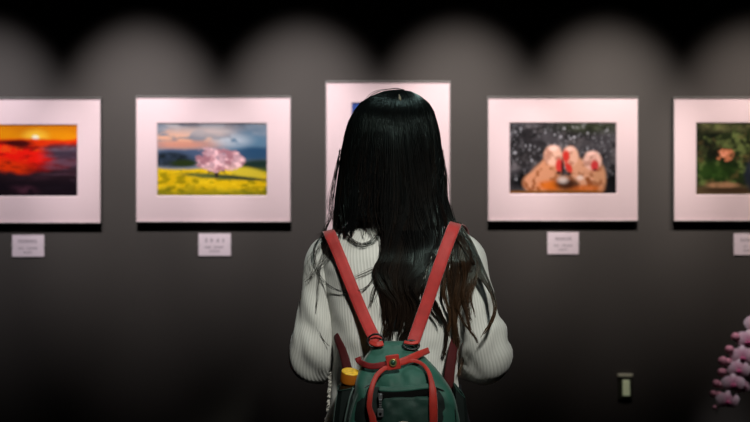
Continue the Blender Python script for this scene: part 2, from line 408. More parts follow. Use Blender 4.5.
def pic_garden(u, v):
    c = fill((42, 52, 30), u.shape)
    n = fbm(u * 14, v * 11)
    c = mixc(c, (112, 124, 74), sst(.4, .8, n) * .9)
    c = mixc(c, (112, 92, 60), sst(.6, .8, fbm(u * 18 + 3, v * 15 + 8)) * .6)
    c = mixc(c, (20, 26, 18), sst(.5, .72, fbm(u * 9 + 7, v * 7 + 2)) * .9)
    c = mixc(c, (124, 122, 84), blob(u, v, .35, .06, .4, .06, .9) * fbm(u * 12, v * 9))
    c = mixc(c, (22, 26, 20), blob(u, v, .12, .38, .12, .12, .7) * .8)
    c = mixc(c, (58, 92, 36), blob(u, v, .2, .68, .2, .14, .8) * .6 * (n + .4))
    c = mixc(c, (196, 126, 92), sst(.35, .6, blob(u, v, .275, .45, .085, .085, .8) * (.4 + .9 * fbm(u * 24, v * 18))))
    c = mixc(c, (226, 156, 124), sst(.4, .7, blob(u, v, .265, .43, .05, .05, .8) * (.4 + .9 * fbm(u * 30, v * 20))))
    c = mixc(c, (96, 82, 58), sst(.86, .92, v + .04 * fbm(u * 10, v * 4)) * .9)
    c = mixc(c, (172, 132, 100), blob(u, v, .25, .86, .14, .04, .4) * (.5 + .8 * fbm(u * 20, v * 8)))
    c = mixc(c, (76, 58, 42), blob(u, v, .3, .93, .25, .035, .4))
    c = mixc(c, (44, 50, 60), blob(u, v, .56, .72, .11, .24, .25))
    c = mixc(c, (88, 96, 108), blob(u, v, .56, .62, .05, .1, .6) * .6)
    return c
def pic_blue(u, v):
    c = fill((62, 88, 150), u.shape)
    c = mixc(c, (42, 62, 118), sst(.4, .7, fbm(u * 5, v * 5)) * .8)
    c = mixc(c, (150, 168, 200), blob(u, v, .6, .3, .3, .08, .8) * .7)
    c = mixc(c, (30, 46, 70), sst(.62, .7, v + .1 * fbm(u * 5, v * 2)))
    return c

FR_Y = WALL - .0235                # front face of the frames
def framed(px0, px1, py0, py1, qx0, qx1, qy0, qy1, painter, label, group='framed photographs along the wall'):
    a = P(px0, py1, FR_Y); b = P(px1, py0, FR_Y)
    x0, z0, x1, z1 = a[0], a[2], b[0], b[2]
    a = P(qx0, qy1, FR_Y); b = P(qx1, qy0, FR_Y); u0, w0, u1, w1 = a[0], a[2], b[0], b[2]
    t = thing('framed_photograph', label, 'picture', ((x0 + x1) / 2, WALL, z0), group)
    # frame: thin profile around (mitred ring), front lip 3.5 mm
    lip, dep = .0036, .0045
    mb = MB()
    sec = [(0, FR_Y + dep), (0, FR_Y + .001), (.0008, FR_Y), (lip, FR_Y), (lip, FR_Y + .0035), (lip, FR_Y + dep)]
    R = [[(x0 + s, y, z0 + s), (x1 - s, y, z0 + s), (x1 - s, y, z1 - s), (x0 + s, y, z1 - s)] for s, y in sec]
    R.append(R[0])
    R = np.array(R); mb.add(R.reshape(-1, 3), grid_faces(len(R), 4))
    mb.build('frame', M['silver'], t, smooth=False)
    i = .0016
    mb = MB(); mb.add(*box(x0 + i, x1 - i, FR_Y + .0105, WALL - .0005, z0 + i, z1 - i, 0)); mb.build('backing_box', M['backing'], t, smooth=False)
    # mat with window opening and bevel cut
    ym = FR_Y + .0045; e = lip * .5; bv = .003
    R = np.array([[(x0 + e, ym + .003, z0 + e), (x1 - e, ym + .003, z0 + e), (x1 - e, ym + .003, z1 - e), (x0 + e, ym + .003, z1 - e)],
                  [(x0 + e, ym, z0 + e), (x1 - e, ym, z0 + e), (x1 - e, ym, z1 - e), (x0 + e, ym, z1 - e)],
                  [(u0 - bv, ym, w0 - bv), (u1 + bv, ym, w0 - bv), (u1 + bv, ym, w1 + bv), (u0 - bv, ym, w1 + bv)],
                  [(u0, ym + .003, w0), (u1, ym + .003, w0), (u1, ym + .003, w1), (u0, ym + .003, w1)]])
    mb = MB(); mb.add(R.reshape(-1, 3), grid_faces(4, 4)); mb.build('mat_board', M['mat'], t, smooth=False)
    # the print
    W, H = (200, 134) if (u1 - u0) > (w1 - w0) else (120, 170)
    uu, vv = np.meshgrid(np.linspace(0, 1, W), np.linspace(0, 1, H))
    m_ = .003
    V = np.stack([u0 - m_ + uu * (u1 - u0 + 2 * m_), np.full(uu.shape, ym + .0038), w1 + m_ - vv * (w1 - w0 + 2 * m_)], -1).reshape(-1, 3)
    o = obj('photo_print', V, grid_faces(H, W, False), M['print'], t, smooth=False)
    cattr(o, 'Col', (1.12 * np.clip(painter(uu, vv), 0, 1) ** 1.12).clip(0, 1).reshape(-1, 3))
    yg = FR_Y + .002; mb = MB(); mb.add([(x0 + e, yg, z0 + e), (x1 - e, yg, z0 + e), (x1 - e, yg, z1 - e), (x0 + e, yg, z1 - e)], [[0, 1, 2, 3]]); mb.build('glass', M['glass'], t, smooth=False)
    return t
framed(-54, 101, 97.5, 223.3, -33, 76.5, 125, 196, pic_sunset, 'framed photograph of a red sunset over dark mountains, cut off by the left edge')
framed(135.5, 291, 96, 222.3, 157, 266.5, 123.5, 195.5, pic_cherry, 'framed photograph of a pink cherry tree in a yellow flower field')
framed(325.5, 450.5, 81, 236, 352, 425, 103, 213, pic_blue, 'upright framed picture with a white mat, mostly hidden behind the woman\'s head')
framed(487.5, 638.5, 96.5, 221.3, 510, 616.5, 123, 193.5, pic_macaques, 'framed photograph of three huddled pink-faced monkeys in falling snow')
framed(673.5, 826, 97, 221.3, 697, 804, 123, 194.5, pic_garden, 'framed photograph of dark green garden foliage, cut off by the right edge')

# ------------------------------------------------------------------ caption cards
def card(px0, px1, py0, py1, lines, label):
    yw = WALL - .0015
    a = P(px0, py1, yw); b = P(px1, py0, yw); x0, z0, x1, z1 = a[0], a[2], b[0], b[2]
    t = thing('caption_card', label, 'card', ((x0 + x1) / 2, WALL, z0), 'caption cards under the photographs')
    mb = MB(); mb.add(*box(x0, x1, yw - .0025, WALL - .0002, z0, z1, .0006)); mb.build('card', M['card'], t, smooth=False)
    mb = MB(); W, H = x1 - x0, z1 - z0
    r = random.Random(int(px0))
    for (v, h, marks) in lines:
        for (ua, ub) in marks:
            n = max(1, round((ub - ua) * W / (h * H * .9)))
            for k in range(n):        # small illegible strokes, as blurred in the picture
                c0 = x0 + W * (ua + (ub - ua) * (k + .08) / n); c1 = x0 + W * (ua + (ub - ua) * (k + .92) / n)
                zc = z1 - H * v; hh = h * H / 2; y = yw - .0027
                for s in range(3):
                    zz = zc + hh * (1 - s) * .8
                    w = (c1 - c0) * r.uniform(0, .3)
                    mb.add([(c0 + w, y, zz - hh * .22), (c1 - w * .5, y, zz - hh * .22), (c1 - w * .5, y, zz + hh * .22), (c0 + w, y, zz + hh * .22)], [[0, 1, 2, 3]])
                xm = (c0 + c1) / 2 + (c1 - c0) * r.uniform(-.25, .25)
                mb.add([(xm - hh * .14, y, zc - hh), (xm + hh * .14, y, zc - hh), (xm + hh * .14, y, zc + hh), (xm - hh * .14, y, zc + hh)], [[0, 1, 2, 3]])
    mb.build('lettering', M['ink'], t, smooth=False)
    for sgn in (0, 1):
        xa = x0 if sgn == 0 else x1
        mb = MB(); mb.add(*box(xa - .004, xa + .004, yw - .004, WALL - .0002, (z0 + z1) / 2 - .003, (z0 + z1) / 2 + .003, .001)); mb.build('mount_clip', M['clip'], t, smooth=False)
card(12.3, 44.3, 235, 256.8, [(.29, .13, [(.18, .78)]), (.61, .08, [(.2, .37), (.46, .8)]), (.8, .08, [(.36, .62)])], 'white caption card under the red sunset photograph')
card(198.6, 230.8, 233.6, 255.9, [(.30, .15, [(.19, .29), (.36, .46), (.54, .66), (.72, .82)]), (.61, .09, [(.19, .4), (.47, .78)]), (.79, .08, [(.33, .66)])], 'white caption card under the cherry tree photograph')
card(547.3, 578.6, 232.2, 254.2, [(.30, .13, [(.24, .78)]), (.61, .09, [(.2, .37), (.46, .8)]), (.79, .08, [(.36, .64)])], 'pinkish caption card under the snow monkeys photograph')
card(733.6, 765, 233.5, 255, [(.30, .13, [(.2, .8)]), (.61, .09, [(.3, .42), (.5, .8)]), (.79, .08, [(.3, .66)])], 'caption card under the garden photograph, cut off by the right edge')

# ------------------------------------------------------------------ wall switch
a = P(618, 399, WALL); b = P(632, 374, WALL)
t = thing('wall_switch', 'small dark wall switch with a pale ivory rocker, low on the wall', 'switch', ((a[0] + b[0]) / 2, WALL, a[2]))
mb = MB(); mb.add(*box(a[0], b[0], WALL - .008, WALL - .0002, a[2], b[2], .002)); mb.build('plate', M['plate'], t, smooth=False)
c0 = P(617.2, 376.6, WALL); c1 = P(632.2, 373.6, WALL)
mb = MB(); mb.add(*box(c0[0], c1[0], WALL - .013, WALL - .0002, c0[2], c1[2], .002)); mb.build('lit_top_edge', M['lit_edge'], t, smooth=False)  # plate's top edge, its light painted as a pale strip
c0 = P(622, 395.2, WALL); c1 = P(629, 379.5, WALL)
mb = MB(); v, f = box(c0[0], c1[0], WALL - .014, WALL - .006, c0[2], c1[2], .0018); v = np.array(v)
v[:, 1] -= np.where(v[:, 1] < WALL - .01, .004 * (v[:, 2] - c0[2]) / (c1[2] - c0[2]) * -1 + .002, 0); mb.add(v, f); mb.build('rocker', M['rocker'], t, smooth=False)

# ------------------------------------------------------------------ moth orchid
OY = 3.36
PX = P(800, 300, OY)[0]
t = thing('plinth', 'black plinth beyond the right edge carrying the potted orchid', 'plinth', (PX, OY - .05, 0))
mb = MB(); mb.add(*box(PX - .15, PX + .15, OY - .20, OY + .10, 0, .42, .006)); mb.build('plinth', M['stand'], t, smooth=False)
t = thing('moth_orchid', 'potted pink moth orchid with a drooping spray, at the lower right edge', 'plant', (PX, OY - .05, .42))
pc = np.array([PX, OY - .05, .42])
mb = MB(); mb.add(*lathe([(.001, 0), (.06, 0), (.065, .005), (.085, .13), (.088, .14), (.083, .145), (.078, .13)], pc)); mb.build('pot', M['pot'], t)
mb = MB(); mb.add(*lathe([(.001, .118), (.05, .126), (.078, .12)], pc)); mb.build('potting_bark', M['bark'], t)
def leaf(L, w, ang, lift):
    n = 14; s = np.linspace(0, 1, n); d = np.array([math.cos(ang), math.sin(ang), 0]); sd = np.array([-d[1], d[0], 0])
    p = pc + np.array([0, 0, .12]) + d * (s * L)[:, None] + np.array([0, 0, 1]) * (lift * np.sin(s * 2.4))[:, None]
    ww = w * np.sin(np.clip(s * .93 + .07, 0, 1) * PI) ** .6
    R = np.stack([p - sd * ww[:, None] + [0, 0, .012], p + [0, 0, -.002], p + sd * ww[:, None] + [0, 0, .012], p + [0, 0, .003]], 1)
    return loft(R)
for k, (L, w, ang, lift) in enumerate([(.16, .03, 3.0, .05), (.15, .03, .3, .06), (.12, .026, 4.6, .06), (.12, .026, 1.6, .04)]):
    mb = MB(); mb.add(*leaf(L, w, ang, lift)); mb.build('leaf', M['leaf'], t)
SP = [P(800, 420, OY - .05), P(799, 340, OY - .03), P(788, 296, OY - .01), P(768, 300, OY), P(752, 324, OY), P(741, 350, OY), P(731, 375, OY), P(721, 400, OY), P(716, 414, OY)]
SP[0][2] = .54
mb = MB(); pth = cr(SP, 90); mb.add(*tube(pth, np.linspace(.0032, .0012, 90), 8)); mb.build('stem', M['stem'], t)
def flower(c, size, face, roll):
    """five tepals and a lip, facing direction `face`"""
    f_ = Vector(face).normalized(); q = Vector((0, 0, 1)).rotation_difference(f_)
    up = Vector((0, 0, 1)); up = (up - up.dot(f_) * f_).normalized(); sd = up.cross(f_).normalized()
    B = np.array([list(sd), list(up), list(f_)]).T
    V = []; F = []; CO = []; n0 = 0
    def tep(ang, L, w, cup, off):
        nonlocal n0
        nu, nv = 11, 9
        s, tt = np.meshgrid(np.linspace(0, 1, nu), np.linspace(-1, 1, nv), indexing='ij')
        wid = w * np.sin(np.clip(s * .9 + .09, 0, 1) * PI) ** .7
        x = tt * wid; y = s * L; z = off + cup * (s ** 2) * L - .25 * L * (tt * wid / L) ** 2 * 1.2 + .06 * L * np.sin(s * PI)
        ca, sa = math.cos(ang), math.sin(ang)
        P3 = np.stack([x * ca - y * sa, x * sa + y * ca, z], -1).reshape(-1, 3)
        V.append(P3); F.extend([[i + n0 for i in q_] for q_ in grid_faces(nu, nv, False)]); n0 += len(P3)
        base = np.array(S((238, 214, 224))); mid = np.array(S((206, 128, 160)))
        k = np.clip(.75 * (1 - s) ** 1.2 + .25 * np.abs(np.sin(tt * 9)) * (1 - s), 0, 1)[..., None]
        CO.append((base * (1 - k) + mid * k).reshape(-1, 3))
    a0 = roll
    tep(a0, .9 * size, .34 * size, -.15, -.002); tep(a0 + 2.25, .85 * size, .32 * size, -.15, -.002); tep(a0 - 2.25, .85 * size, .32 * size, -.15, -.002)
    tep(a0 + 1.35, 1.0 * size, .60 * size, -.25, .002); tep(a0 - 1.35, 1.0 * size, .60 * size, -.25, .002)
    V = np.concatenate(V) @ B.T + c
    o = obj('flower', V, F, M['petal'], t); cattr(o, 'Col', np.concatenate(CO)); ROOTLOC[o] = ROOTLOC[t]
    m2 = MB()
    m2.add(*ellipsoid(np.array([0, -.08 * size, .18 * size]), (.13 * size, .16 * size, .2 * size), 12, 8))
    m2.add(*ellipsoid(np.array([-.16 * size, -.12 * size, .14 * size]), (.07 * size, .12 * size, .13 * size), 10, 6))
    m2.add(*ellipsoid(np.array([.16 * size, -.12 * size, .14 * size]), (.07 * size, .12 * size, .13 * size), 10, 6))
    m2.add(*ellipsoid(np.array([0, -.36 * size, .12 * size]), (.09 * size, .2 * size, .07 * size), 10, 6))
    V2 = np.concatenate(m2.v) @ B.T + c
    obj('lip', V2, m2.f, M['lip'], o)
for (fx, fy, dy, sz, face, ro) in [(762, 338, .01, .042, (.1, -1, 0), .05), (756, 356, .01, .042, (.2, -1, 0), -.1), (757, 324, -.02, .040, (-.2, -1, .1), .1), (748, 341, -.03, .041, (-.3, -1, 0), -.1), (743, 357, -.035, .042, (-.25, -1, -.05), .1), (748, 372, .0, .040, (.3, -1, 0), 0), (739, 370, -.04, .039, (-.25, -1, -.08), -.05), (743, 386, -.01, .038, (.2, -1, -.05), .1), (733.5, 384, -.045, .038, (-.2, -1, -.1), .05), (728, 401, -.04, .038, (-.1, -1, -.1), -.05)]:
    flower(P(fx, fy, OY + dy), sz * 1.1, face, ro)
for k, (bx, by, r) in enumerate([(735.5, 337, .0150), (729.5, 349.5, .0150), (723, 361, .0165), (728, 362, .014), (722, 372, .0150), (716.5, 383.5, .0135), (721, 385, .012), (713.5, 394, .0130), (719, 394.5, .012), (715, 407.5, .0085)]):
    r *= 1.12; c = P(bx, by, OY - .02); j = np.argmin(((pth - c) ** 2).sum(1)); q = pth[j]
    mb = MB(); d = (c - q); L = np.linalg.norm(d) + 1e-6
    rot = np.array(Vector((0, 0, 1)).rotation_difference(Vector(d / L)).to_matrix())
    mb.add(*ellipsoid(c, (r * .92, r * .88, r * 1.0), 14, 9, rot)); mb.add(*tube([q, (q + c) / 2 + [0, 0, .002], c], [.001, .0012, .002], 6)); mb.build('bud', M['bud'], t)

# ------------------------------------------------------------------ the woman
YT = 2.10
WB = thing('person', 'woman seen from behind with long black hair, white ribbed sweater and arms bent forward', 'person', (.05, YT, 0))
# torso rings: py, xL, xR, half depth, centre depth
TR = np.array([(222, 352, 426, .050, 2.115), (227, 345, 438, .060, 2.112), (231, 334, 453, .070, 2.108), (237, 325, 463, .079, 2.106), (246, 319, 470, .088, 2.104), (262, 318, 474, .098, 2.10), (290, 324, 469, .104, 2.10),
               (320, 330, 464, .100, 2.10), (350, 332, 459, .095, 2.10), (380, 331, 458, .095, 2.10), (405, 329, 462, .100, 2.10), (440, 324, 468, .108, 2.10), (470, 321, 471, .112, 2.10)])
EXP = 2.5
def tor(py):
    return [np.interp(py, TR[:, 0], TR[:, k]) for k in (1, 2, 3, 4)]
def torso_back(px, py):
    """depth of the sweater's back at a measured point"""
    xl, xr, b, yc = tor(py)
    xc = (px - 375) * 2.02 / FPX; c = ((xl + xr) / 2 - 375) * YT / FPX; a = (xr - xl) / 2 * YT / FPX
    q = np.clip(np.abs((xc - c) / a), 0, 1)
    return yc - b * (1 - q ** EXP) ** (1 / EXP)
def torso_rings(nr, na, grow=0.0, fold=True):
    py = np.linspace(TR[0, 0], TR[-1, 0], nr)
    R = cr(TR, 200); T = np.stack([np.interp(py, R[:, 0], R[:, k]) for k in range(5)], 1)
    a = np.arange(na) * 2 * PI / na
    out = []
    for (y_, xl, xr, b, yc) in T:
        c = ((xl + xr) / 2 - 375) * YT / FPX; w = (xr - xl) / 2 * YT / FPX + grow; z = CAM_Z + (211 - y_) * YT / FPX
        ca, sa = np.cos(a), np.sin(a); bb = b + grow
        r = 1 / (np.abs(ca) ** EXP + np.abs(sa) ** EXP) ** (1 / EXP)
        x = c + w * r * ca; y = yc + bb * r * sa
        if fold:
            dis = .010 * (fbm(x * 9 + 5, np.full(na, z * 11) + y * 3, 3) - .5) + .006 * (vnoise(x * 30 + z * 14, np.full(na, z * 9)) - .5)
            x = x + dis * ca; y = y + dis * sa
        out.append(np.stack([x, y, np.full(na, z)], 1))
    return np.array(out), a
R, a = torso_rings(110, 200)
v, f = loft(R, caps=False)
nr, na = R.shape[:2]
# seam: duplicate first column for clean rib counting
R2 = np.concatenate([R, R[:, :1]], 1)
NR = 128
mid_ = np.concatenate([R[50], R[50][:1]]); arc = np.concatenate([[0], np.cumsum(np.linalg.norm(np.diff(mid_, axis=0), axis=1))]); arc /= arc[-1]
uv = np.stack([np.tile(arc * NR, (nr, 1)), np.repeat(np.linspace(0, 1, nr)[:, None], na + 1, 1)], -1).reshape(-1, 2)
SW = obj('sweater', R2.reshape(-1, 3), grid_faces(nr, na + 1, False), M['knit'], WB, uv=uv)
# crew collar
cx = (389 - 375) * YT / FPX; zc = CAM_Z + (211 - 227) * YT / FPX
an = np.arange(48) * 2 * PI / 48
cp = np.stack([cx + .0735 * np.cos(an), 2.108 + .060 * np.sin(an), zc - .004 + .010 * np.sin(an)], 1); cp = np.concatenate([cp, cp[:2]])
rr = tube_rings(cp, np.full(len(cp), .0085), 10, (0, 0, 1), 1.6)
v, f = loft(rr, caps=False)
uvc = np.stack([np.repeat(np.linspace(0, 48, len(cp))[:, None], 10, 1), np.zeros((len(cp), 10))], -1).reshape(-1, 2)
obj('collar', v, f, M['knit'], SW, uv=uvc)
# sleeves
def sleeve(ctrl, seed, flip):
    c = cr(ctrl, 90)
    p = np.stack([P(q[0], q[1], q[2]) for q in c]); r = c[:, 3]
    ns = 64
    R = tube_rings(p, r, ns, (0, 1, 0))
    R = np.concatenate([R, R[:, :1]], 1)
    s = np.linspace(0, 1, 90)[:, None]; aa = np.linspace(0, 2 * PI, ns + 1)[None, :]
    d = R - p[:, None, :]; d /= np.linalg.norm(d, axis=2)[..., None]
    elbow = np.exp(-((s - .62) / .2) ** 2)
    fo = .0040 * (fbm(s * 9 + 1.5 * np.cos(aa) + seed, np.sin(aa) * 1.2 + s * 3 + seed, 2) - .5) * 2 * (.5 + elbow) + .0042 * np.sin(s * 50 + 3.2 * np.cos(aa + seed) + 2) * np.exp(-((s - .45) / .2) ** 2) * (.45 + .55 * np.sin(aa * 2 + seed))
    R = R + d * fo[..., None]
    uv = np.stack([np.repeat(np.linspace(0, 44, ns + 1)[None, :], 90, 0), np.repeat(s, ns + 1, 1)], -1).reshape(-1, 2)
    return obj('sleeve', R.reshape(-1, 3), grid_faces(90, ns + 1, False), M['knit'], SW, uv=uv)
LS = [(344, 248, 2.10, .030), (332, 250, 2.10, .038), (323, 262, 2.095, .040), (318, 290, 2.092, .038), (314.5, 320, 2.088, .0415), (312, 342, 2.088, .0465), (311.5, 357, 2.112, .049), (320, 362, 2.165, .045), (340, 350, 2.24, .040), (356, 338, 2.30, .034), (366, 331, 2.33, .031)]
RS = [(444, 246, 2.10, .030), (456, 248, 2.10, .040), (467, 260, 2.095, .042), (475, 290, 2.092, .039), (480, 320, 2.088, .0435), (484.5, 342, 2.088, .051), (486, 357, 2.112, .053), (477, 362, 2.165, .047), (456, 351, 2.24, .041), (438, 338, 2.30, .034), (426, 331, 2.33, .031)]
sleeve(LS, 1.3, 1); sleeve(RS, 4.1, -1)
# frayed side hem at the left
fb = MB(); r_ = random.Random(4)
for k in range(60):
    py = 372 + k * 1.45; x = np.interp(py, [372, 395, 460], [331, 329.5, 326]) + r_.uniform(-.6, .6)
    p0 = P(x + 2.2, py, YT - .012); p1 = P(x - .6 + r_.uniform(-.8, .4), py + r_.uniform(.5, 1.6), YT - .018 + r_.uniform(-.006, .004)); p2 = P(x - r_.uniform(.2, 2.6), py + r_.uniform(2, 4), YT - .016)
    fb.add(*tube(cr([p0, p1, p2], 6), np.linspace(.0022, .0010, 6), 5))
o = fb.build('frayed_edge', M['card'], SW); o.data.materials[0] = M['scalp'] if False else mat('frayed_yarn', (.52, .50, .46), .9, spec=.1); o['kind'] = 'stuff'

# body: one continuous skin surface (remeshed union of tapered limbs)
bm_ = MB()
def limb(pts, rad, n=16, flat=1.0, samples=None):
    c = cr(np.concatenate([np.array(pts, float), np.array(rad, float)[:, None]], 1), samples or len(pts) * 5)
    bm_.add(*tube(c[:, :3], c[:, 3], n, (0, 1, 0), flat, True))
HX = (392 - 375) * YT / FPX
def hz(py, Y=YT): return CAM_Z + (211 - py) * Y / FPX
Rt, _ = torso_rings(30, 40, -.012, False); bm_.add(*loft(Rt))
pel = np.array([.05, YT, .84])
bm_.add(*ellipsoid(pel, (.165, .115, .13), 28, 18))
for s_ in (-1, 1): limb([(HX + s_ * .015, 2.108, 1.372), (HX + s_ * .045, 2.112, 1.342), (HX + s_ * .085, 2.112, 1.318)], [.034, .030, .020])
limb([(HX, 2.115, 1.28), (HX, 2.108, 1.36), (HX, 2.10, 1.43)], [.062, .054, .054])
for s, hx in ((-1, .05 - .088), (1, .05 + .088)):
    limb([(hx, YT, .84), (hx + s * .003, YT - .005, .64), (hx, YT, .46), (hx, YT + .012, .3), (hx, YT + .012, .12), (hx, YT + .01, .05)], [.088, .078, .055, .052, .036, .034])
    limb([(hx, YT + .015, .04), (hx + s * .006, YT - .09 + .2, .028), (hx + s * .008, YT + .18, .02)], [.034, .032, .02], 14)
for ctrl in (LS, RS):
    c = np.array(ctrl)[2:]; p = [P(q[0], q[1], q[2]) for q in c]
    limb(p, [.036, .035, .034, .034, .034, .031, .029, .024, .021])
# hands (closed gently in front of the chest)
def hand(wr, sgn):
    wr = np.array(wr); fwd = np.array([sgn * .45, .45, .78]); fwd /= np.linalg.norm(fwd)
    side = np.cross(fwd, [0, 1, 0]); side /= np.linalg.norm(side); side *= sgn; pal = np.cross(side, fwd) * -sgn
    pm = wr + fwd * .05
    for k in range(4):
        o_ = (k - 1.5) * .019
        limb([wr + side * o_ * .6, wr + fwd * .045 + side * o_, wr + fwd * .085 + side * o_], [.014, .0125, .0105], 10)
        L = [.064, .076, .071, .055][k]; b0 = wr + fwd * .085 + side * o_ * 1.02
        b1 = b0 + fwd * L * .42 + pal * .006; b2 = b1 + fwd * L * .22 + pal * L * .3; b3 = b2 - fwd * L * .02 + pal * L * .28
        limb([b0, b1, b2, b3], [.0092, .0086, .0078, .0068], 10)
    b0 = wr + fwd * .03 - side * .026; b1 = b0 + fwd * .03 - side * .02 + pal * .008; b2 = b1 + fwd * .028 - side * .004 + pal * .012
    limb([wr + fwd * .015 - side * .012, b0, b1, b2], [.014, .0125, .010, .0082], 10)
hand(P(366, 330, 2.335), 1); hand(P(426, 330, 2.335), -1)
# head: shaped rings, face towards the wall (+Y)
HC = np.array([HX, 2.095, 0.0])
hp = [(1.395, .030, -.035, .085), (1.405, .045, -.05, .098), (1.43, .056, -.062, .100), (1.46, .063, -.070, .098), (1.49, .068, -.080, .096), (1.52, .072, -.088, .094), (1.54, .072, -.090, .094), (1.560, .064, -.078, .084), (1.576, .050, -.060, .066), (1.588, .033, -.038, .04), (1.594, .014, -.016, .016)]
hr = []
for z, w, yb, yf in hp:
    a_ = np.arange(36) * 2 * PI / 36
    hr.append(np.stack([HC[0] + w * np.cos(a_), HC[1] + (yb + yf) / 2 + (yf - yb) / 2 * np.sin(a_), np.full(36, z)], 1))
bm_.add(*loft(hr))
fy = HC[1] + .094
limb([(HX, fy - .006, 1.522), (HX, fy + .004, 1.50), (HX, fy + .016, 1.478), (HX, fy + .004, 1.468)], [.006, .008, .0105, .008], 12)
limb([(HX - .012, fy + .002, 1.470), (HX + .012, fy + .002, 1.470)], [.007, .007], 10)
limb([(HX - .022, fy - .006, 1.446), (HX, fy + .004, 1.449), (HX + .022, fy - .006, 1.446)], [.004, .006, .004], 10)
limb([(HX - .019, fy - .006, 1.437), (HX, fy + .003, 1.436), (HX + .019, fy - .006, 1.437)], [.004, .007, .004], 10)
limb([(HX - .045, fy - .018, 1.528), (HX, fy - .001, 1.526), (HX + .045, fy - .018, 1.528)], [.008, .009, .008], 10)
bm_.add(*ellipsoid((HX, fy - .012, 1.408), (.022, .018, .016)))
for s in (-1, 1):
    bm_.add(*ellipsoid((HX + s * .075, HC[1] + .01, 1.495), (.010, .020, .032), 14, 10))
    bm_.add(*ellipsoid((HX + s * .034, fy - .028, 1.470), (.024, .022, .022), 14, 10))
bd = bm_.build('body', M['skin'], WB)
md = bd.modifiers.new('union', 'REMESH'); md.mode = 'VOXEL'; md.voxel_size = .0042; md.use_smooth_shade = True
ms = bd.modifiers.new('soft', 'SMOOTH'); ms.factor = .5; ms.iterations = 4
dg = bpy.context.evaluated_depsgraph_get(); me = bpy.data.meshes.new_from_object(bd.evaluated_get(dg))
bd.modifiers.clear(); bd.data = me
me.polygons.foreach_set('use_smooth', np.ones(len(me.polygons), bool))
for s in (-1, 1):
    ec = (HX + s * .032, fy - .012, 1.500)
    mb = MB(); mb.add(*ellipsoid(ec, (.0115, .0115, .0105), 16, 12)); e = mb.build('eye', M['eye'], WB)
    mb = MB(); mb.add(*ellipsoid((ec[0], ec[1] + .009, ec[2]), (.0055, .0036, .0055), 14, 8)); mb.build('iris', M['iris'], e)
# trousers and shoes, below the picture
tm = MB()
a_ = np.arange(40) * 2 * PI / 40
tm.add(*loft([np.stack([.05 + w * np.cos(a_), YT + d * np.sin(a_), np.full(40, z)], 1) for z, w, d in [(.97, .142, .100), (.90, .160, .114), (.83, .178, .124), (.76, .182, .122), (.72, .172, .11)]]))
for s in (-1, 1):
    hx = .05 + s * .088
    c = cr([(hx, YT, .80, .092), (hx + s * .004, YT, .62, .088), (hx, YT + .003, .46, .074), (hx, YT + .012, .28, .068), (hx, YT + .012, .085, .064)], 30)
    tm.add(*tube(c[:, :3], c[:, 3], 24, (0, 1, 0)))
tm.build('trousers', M['trousers'], WB)
for s in (-1, 1):
    hx = .05 + s * .09
    rings = []
    for y, w, h in [(-.055, .012, .03), (-.05, .028, .06), (-.02, .036, .085), (.03, .037, .08), (.09, .041, .06), (.15, .044, .05), (.19, .036, .042), (.205, .016, .03)]:
        q = np.arange(20) * 2 * PI / 20
        zz = np.where(np.sin(q) > 0, np.sin(q) * h, 0) ; rings.append(np.stack([hx + w * np.cos(q) * (1 + .1 * (np.sin(q) <= 0)), np.full(20, YT + y), .001 + zz + .012 * (np.sin(q) > -.2) * 0 + np.where(np.sin(q) <= 0, 0, .0)], 1))
    mb = MB(); mb.add(*loft(rings)); mb.build('shoe', M['shoe'], WB)

# ------------------------------------------------------------------ hair
# silhouette of the crown seen from behind: py, xL, xR, half depth
HT = np.array([(90.5, 392, 401, .010), (92, 384, 410, .026), (96, 374, 418, .048), (103, 362, 427, .069), (112, 355, 432.5, .086), (122, 350, 435.5, .096), (135, 346, 438.5, .102), (150, 343, 440.5, .105), (165, 341, 442, .105), (180, 339, 443.5, .104), (200, 336.5, 445, .102), (215, 335, 447, .100), (235, 334, 449, .099), (262, 334, 449, .099)])
def head_pt(th, py, grow=0.0):
    """point of the hair mass: th = 0 faces the camera, +-pi/2 the sides"""
    xl, xr, b = [np.interp(py, HT[:, 0], HT[:, k]) for k in (1, 2, 3)]
    c = ((xl + xr) / 2 - 375) * YT / FPX; w = (xr - xl) / 2 * YT / FPX + grow
    yc = 2.10 - .0 * py
    return np.stack([c + w * np.sin(th), yc - (b + grow) * np.cos(th), CAM_Z + (211 - py) * YT / FPX], -1)
# under layer
pys = np.concatenate([np.linspace(90.5, 104, 12), np.linspace(106, 217, 44)])
tt = np.linspace(-2.2, 2.2, 72)
G = np.stack([head_pt(tt, np.full(72, y), -.006) for y in pys])
# draw the lower rim inwards a little and unevenly
G = np.concatenate([np.repeat(G[:1].mean(1, keepdims=True), 72, 1), G])
hu = MB(); hu.add(G.reshape(-1, 3), grid_faces(len(pys) + 1, 72, False))
strands = []; scol = []
def add_strand(p, r0, r1, col0, col1):
    strands.append((p, np.linspace(1, 0, len(p)) ** .6 * (r0 - r1) + r1)); k = np.linspace(0, 1, len(p))[:, None]
    scol.append(np.array(col0) * (1 - k) + np.array(col1) * k)
BLK = (.0045, .0045, .0048); DBR = (.016, .009, .006); BRN = (.060, .030, .015)
NP = 26
def wave(n, amp, lo, hi, rs, ramp=1.0):
    t_ = np.linspace(0, 1, n); ph = rs.uniform(0, 2 * PI); fr = rs.uniform(lo, hi)
    return amp * t_ ** ramp * np.sin(t_ * fr * 2 * PI + ph)
rs = np.random.default_rng(21)
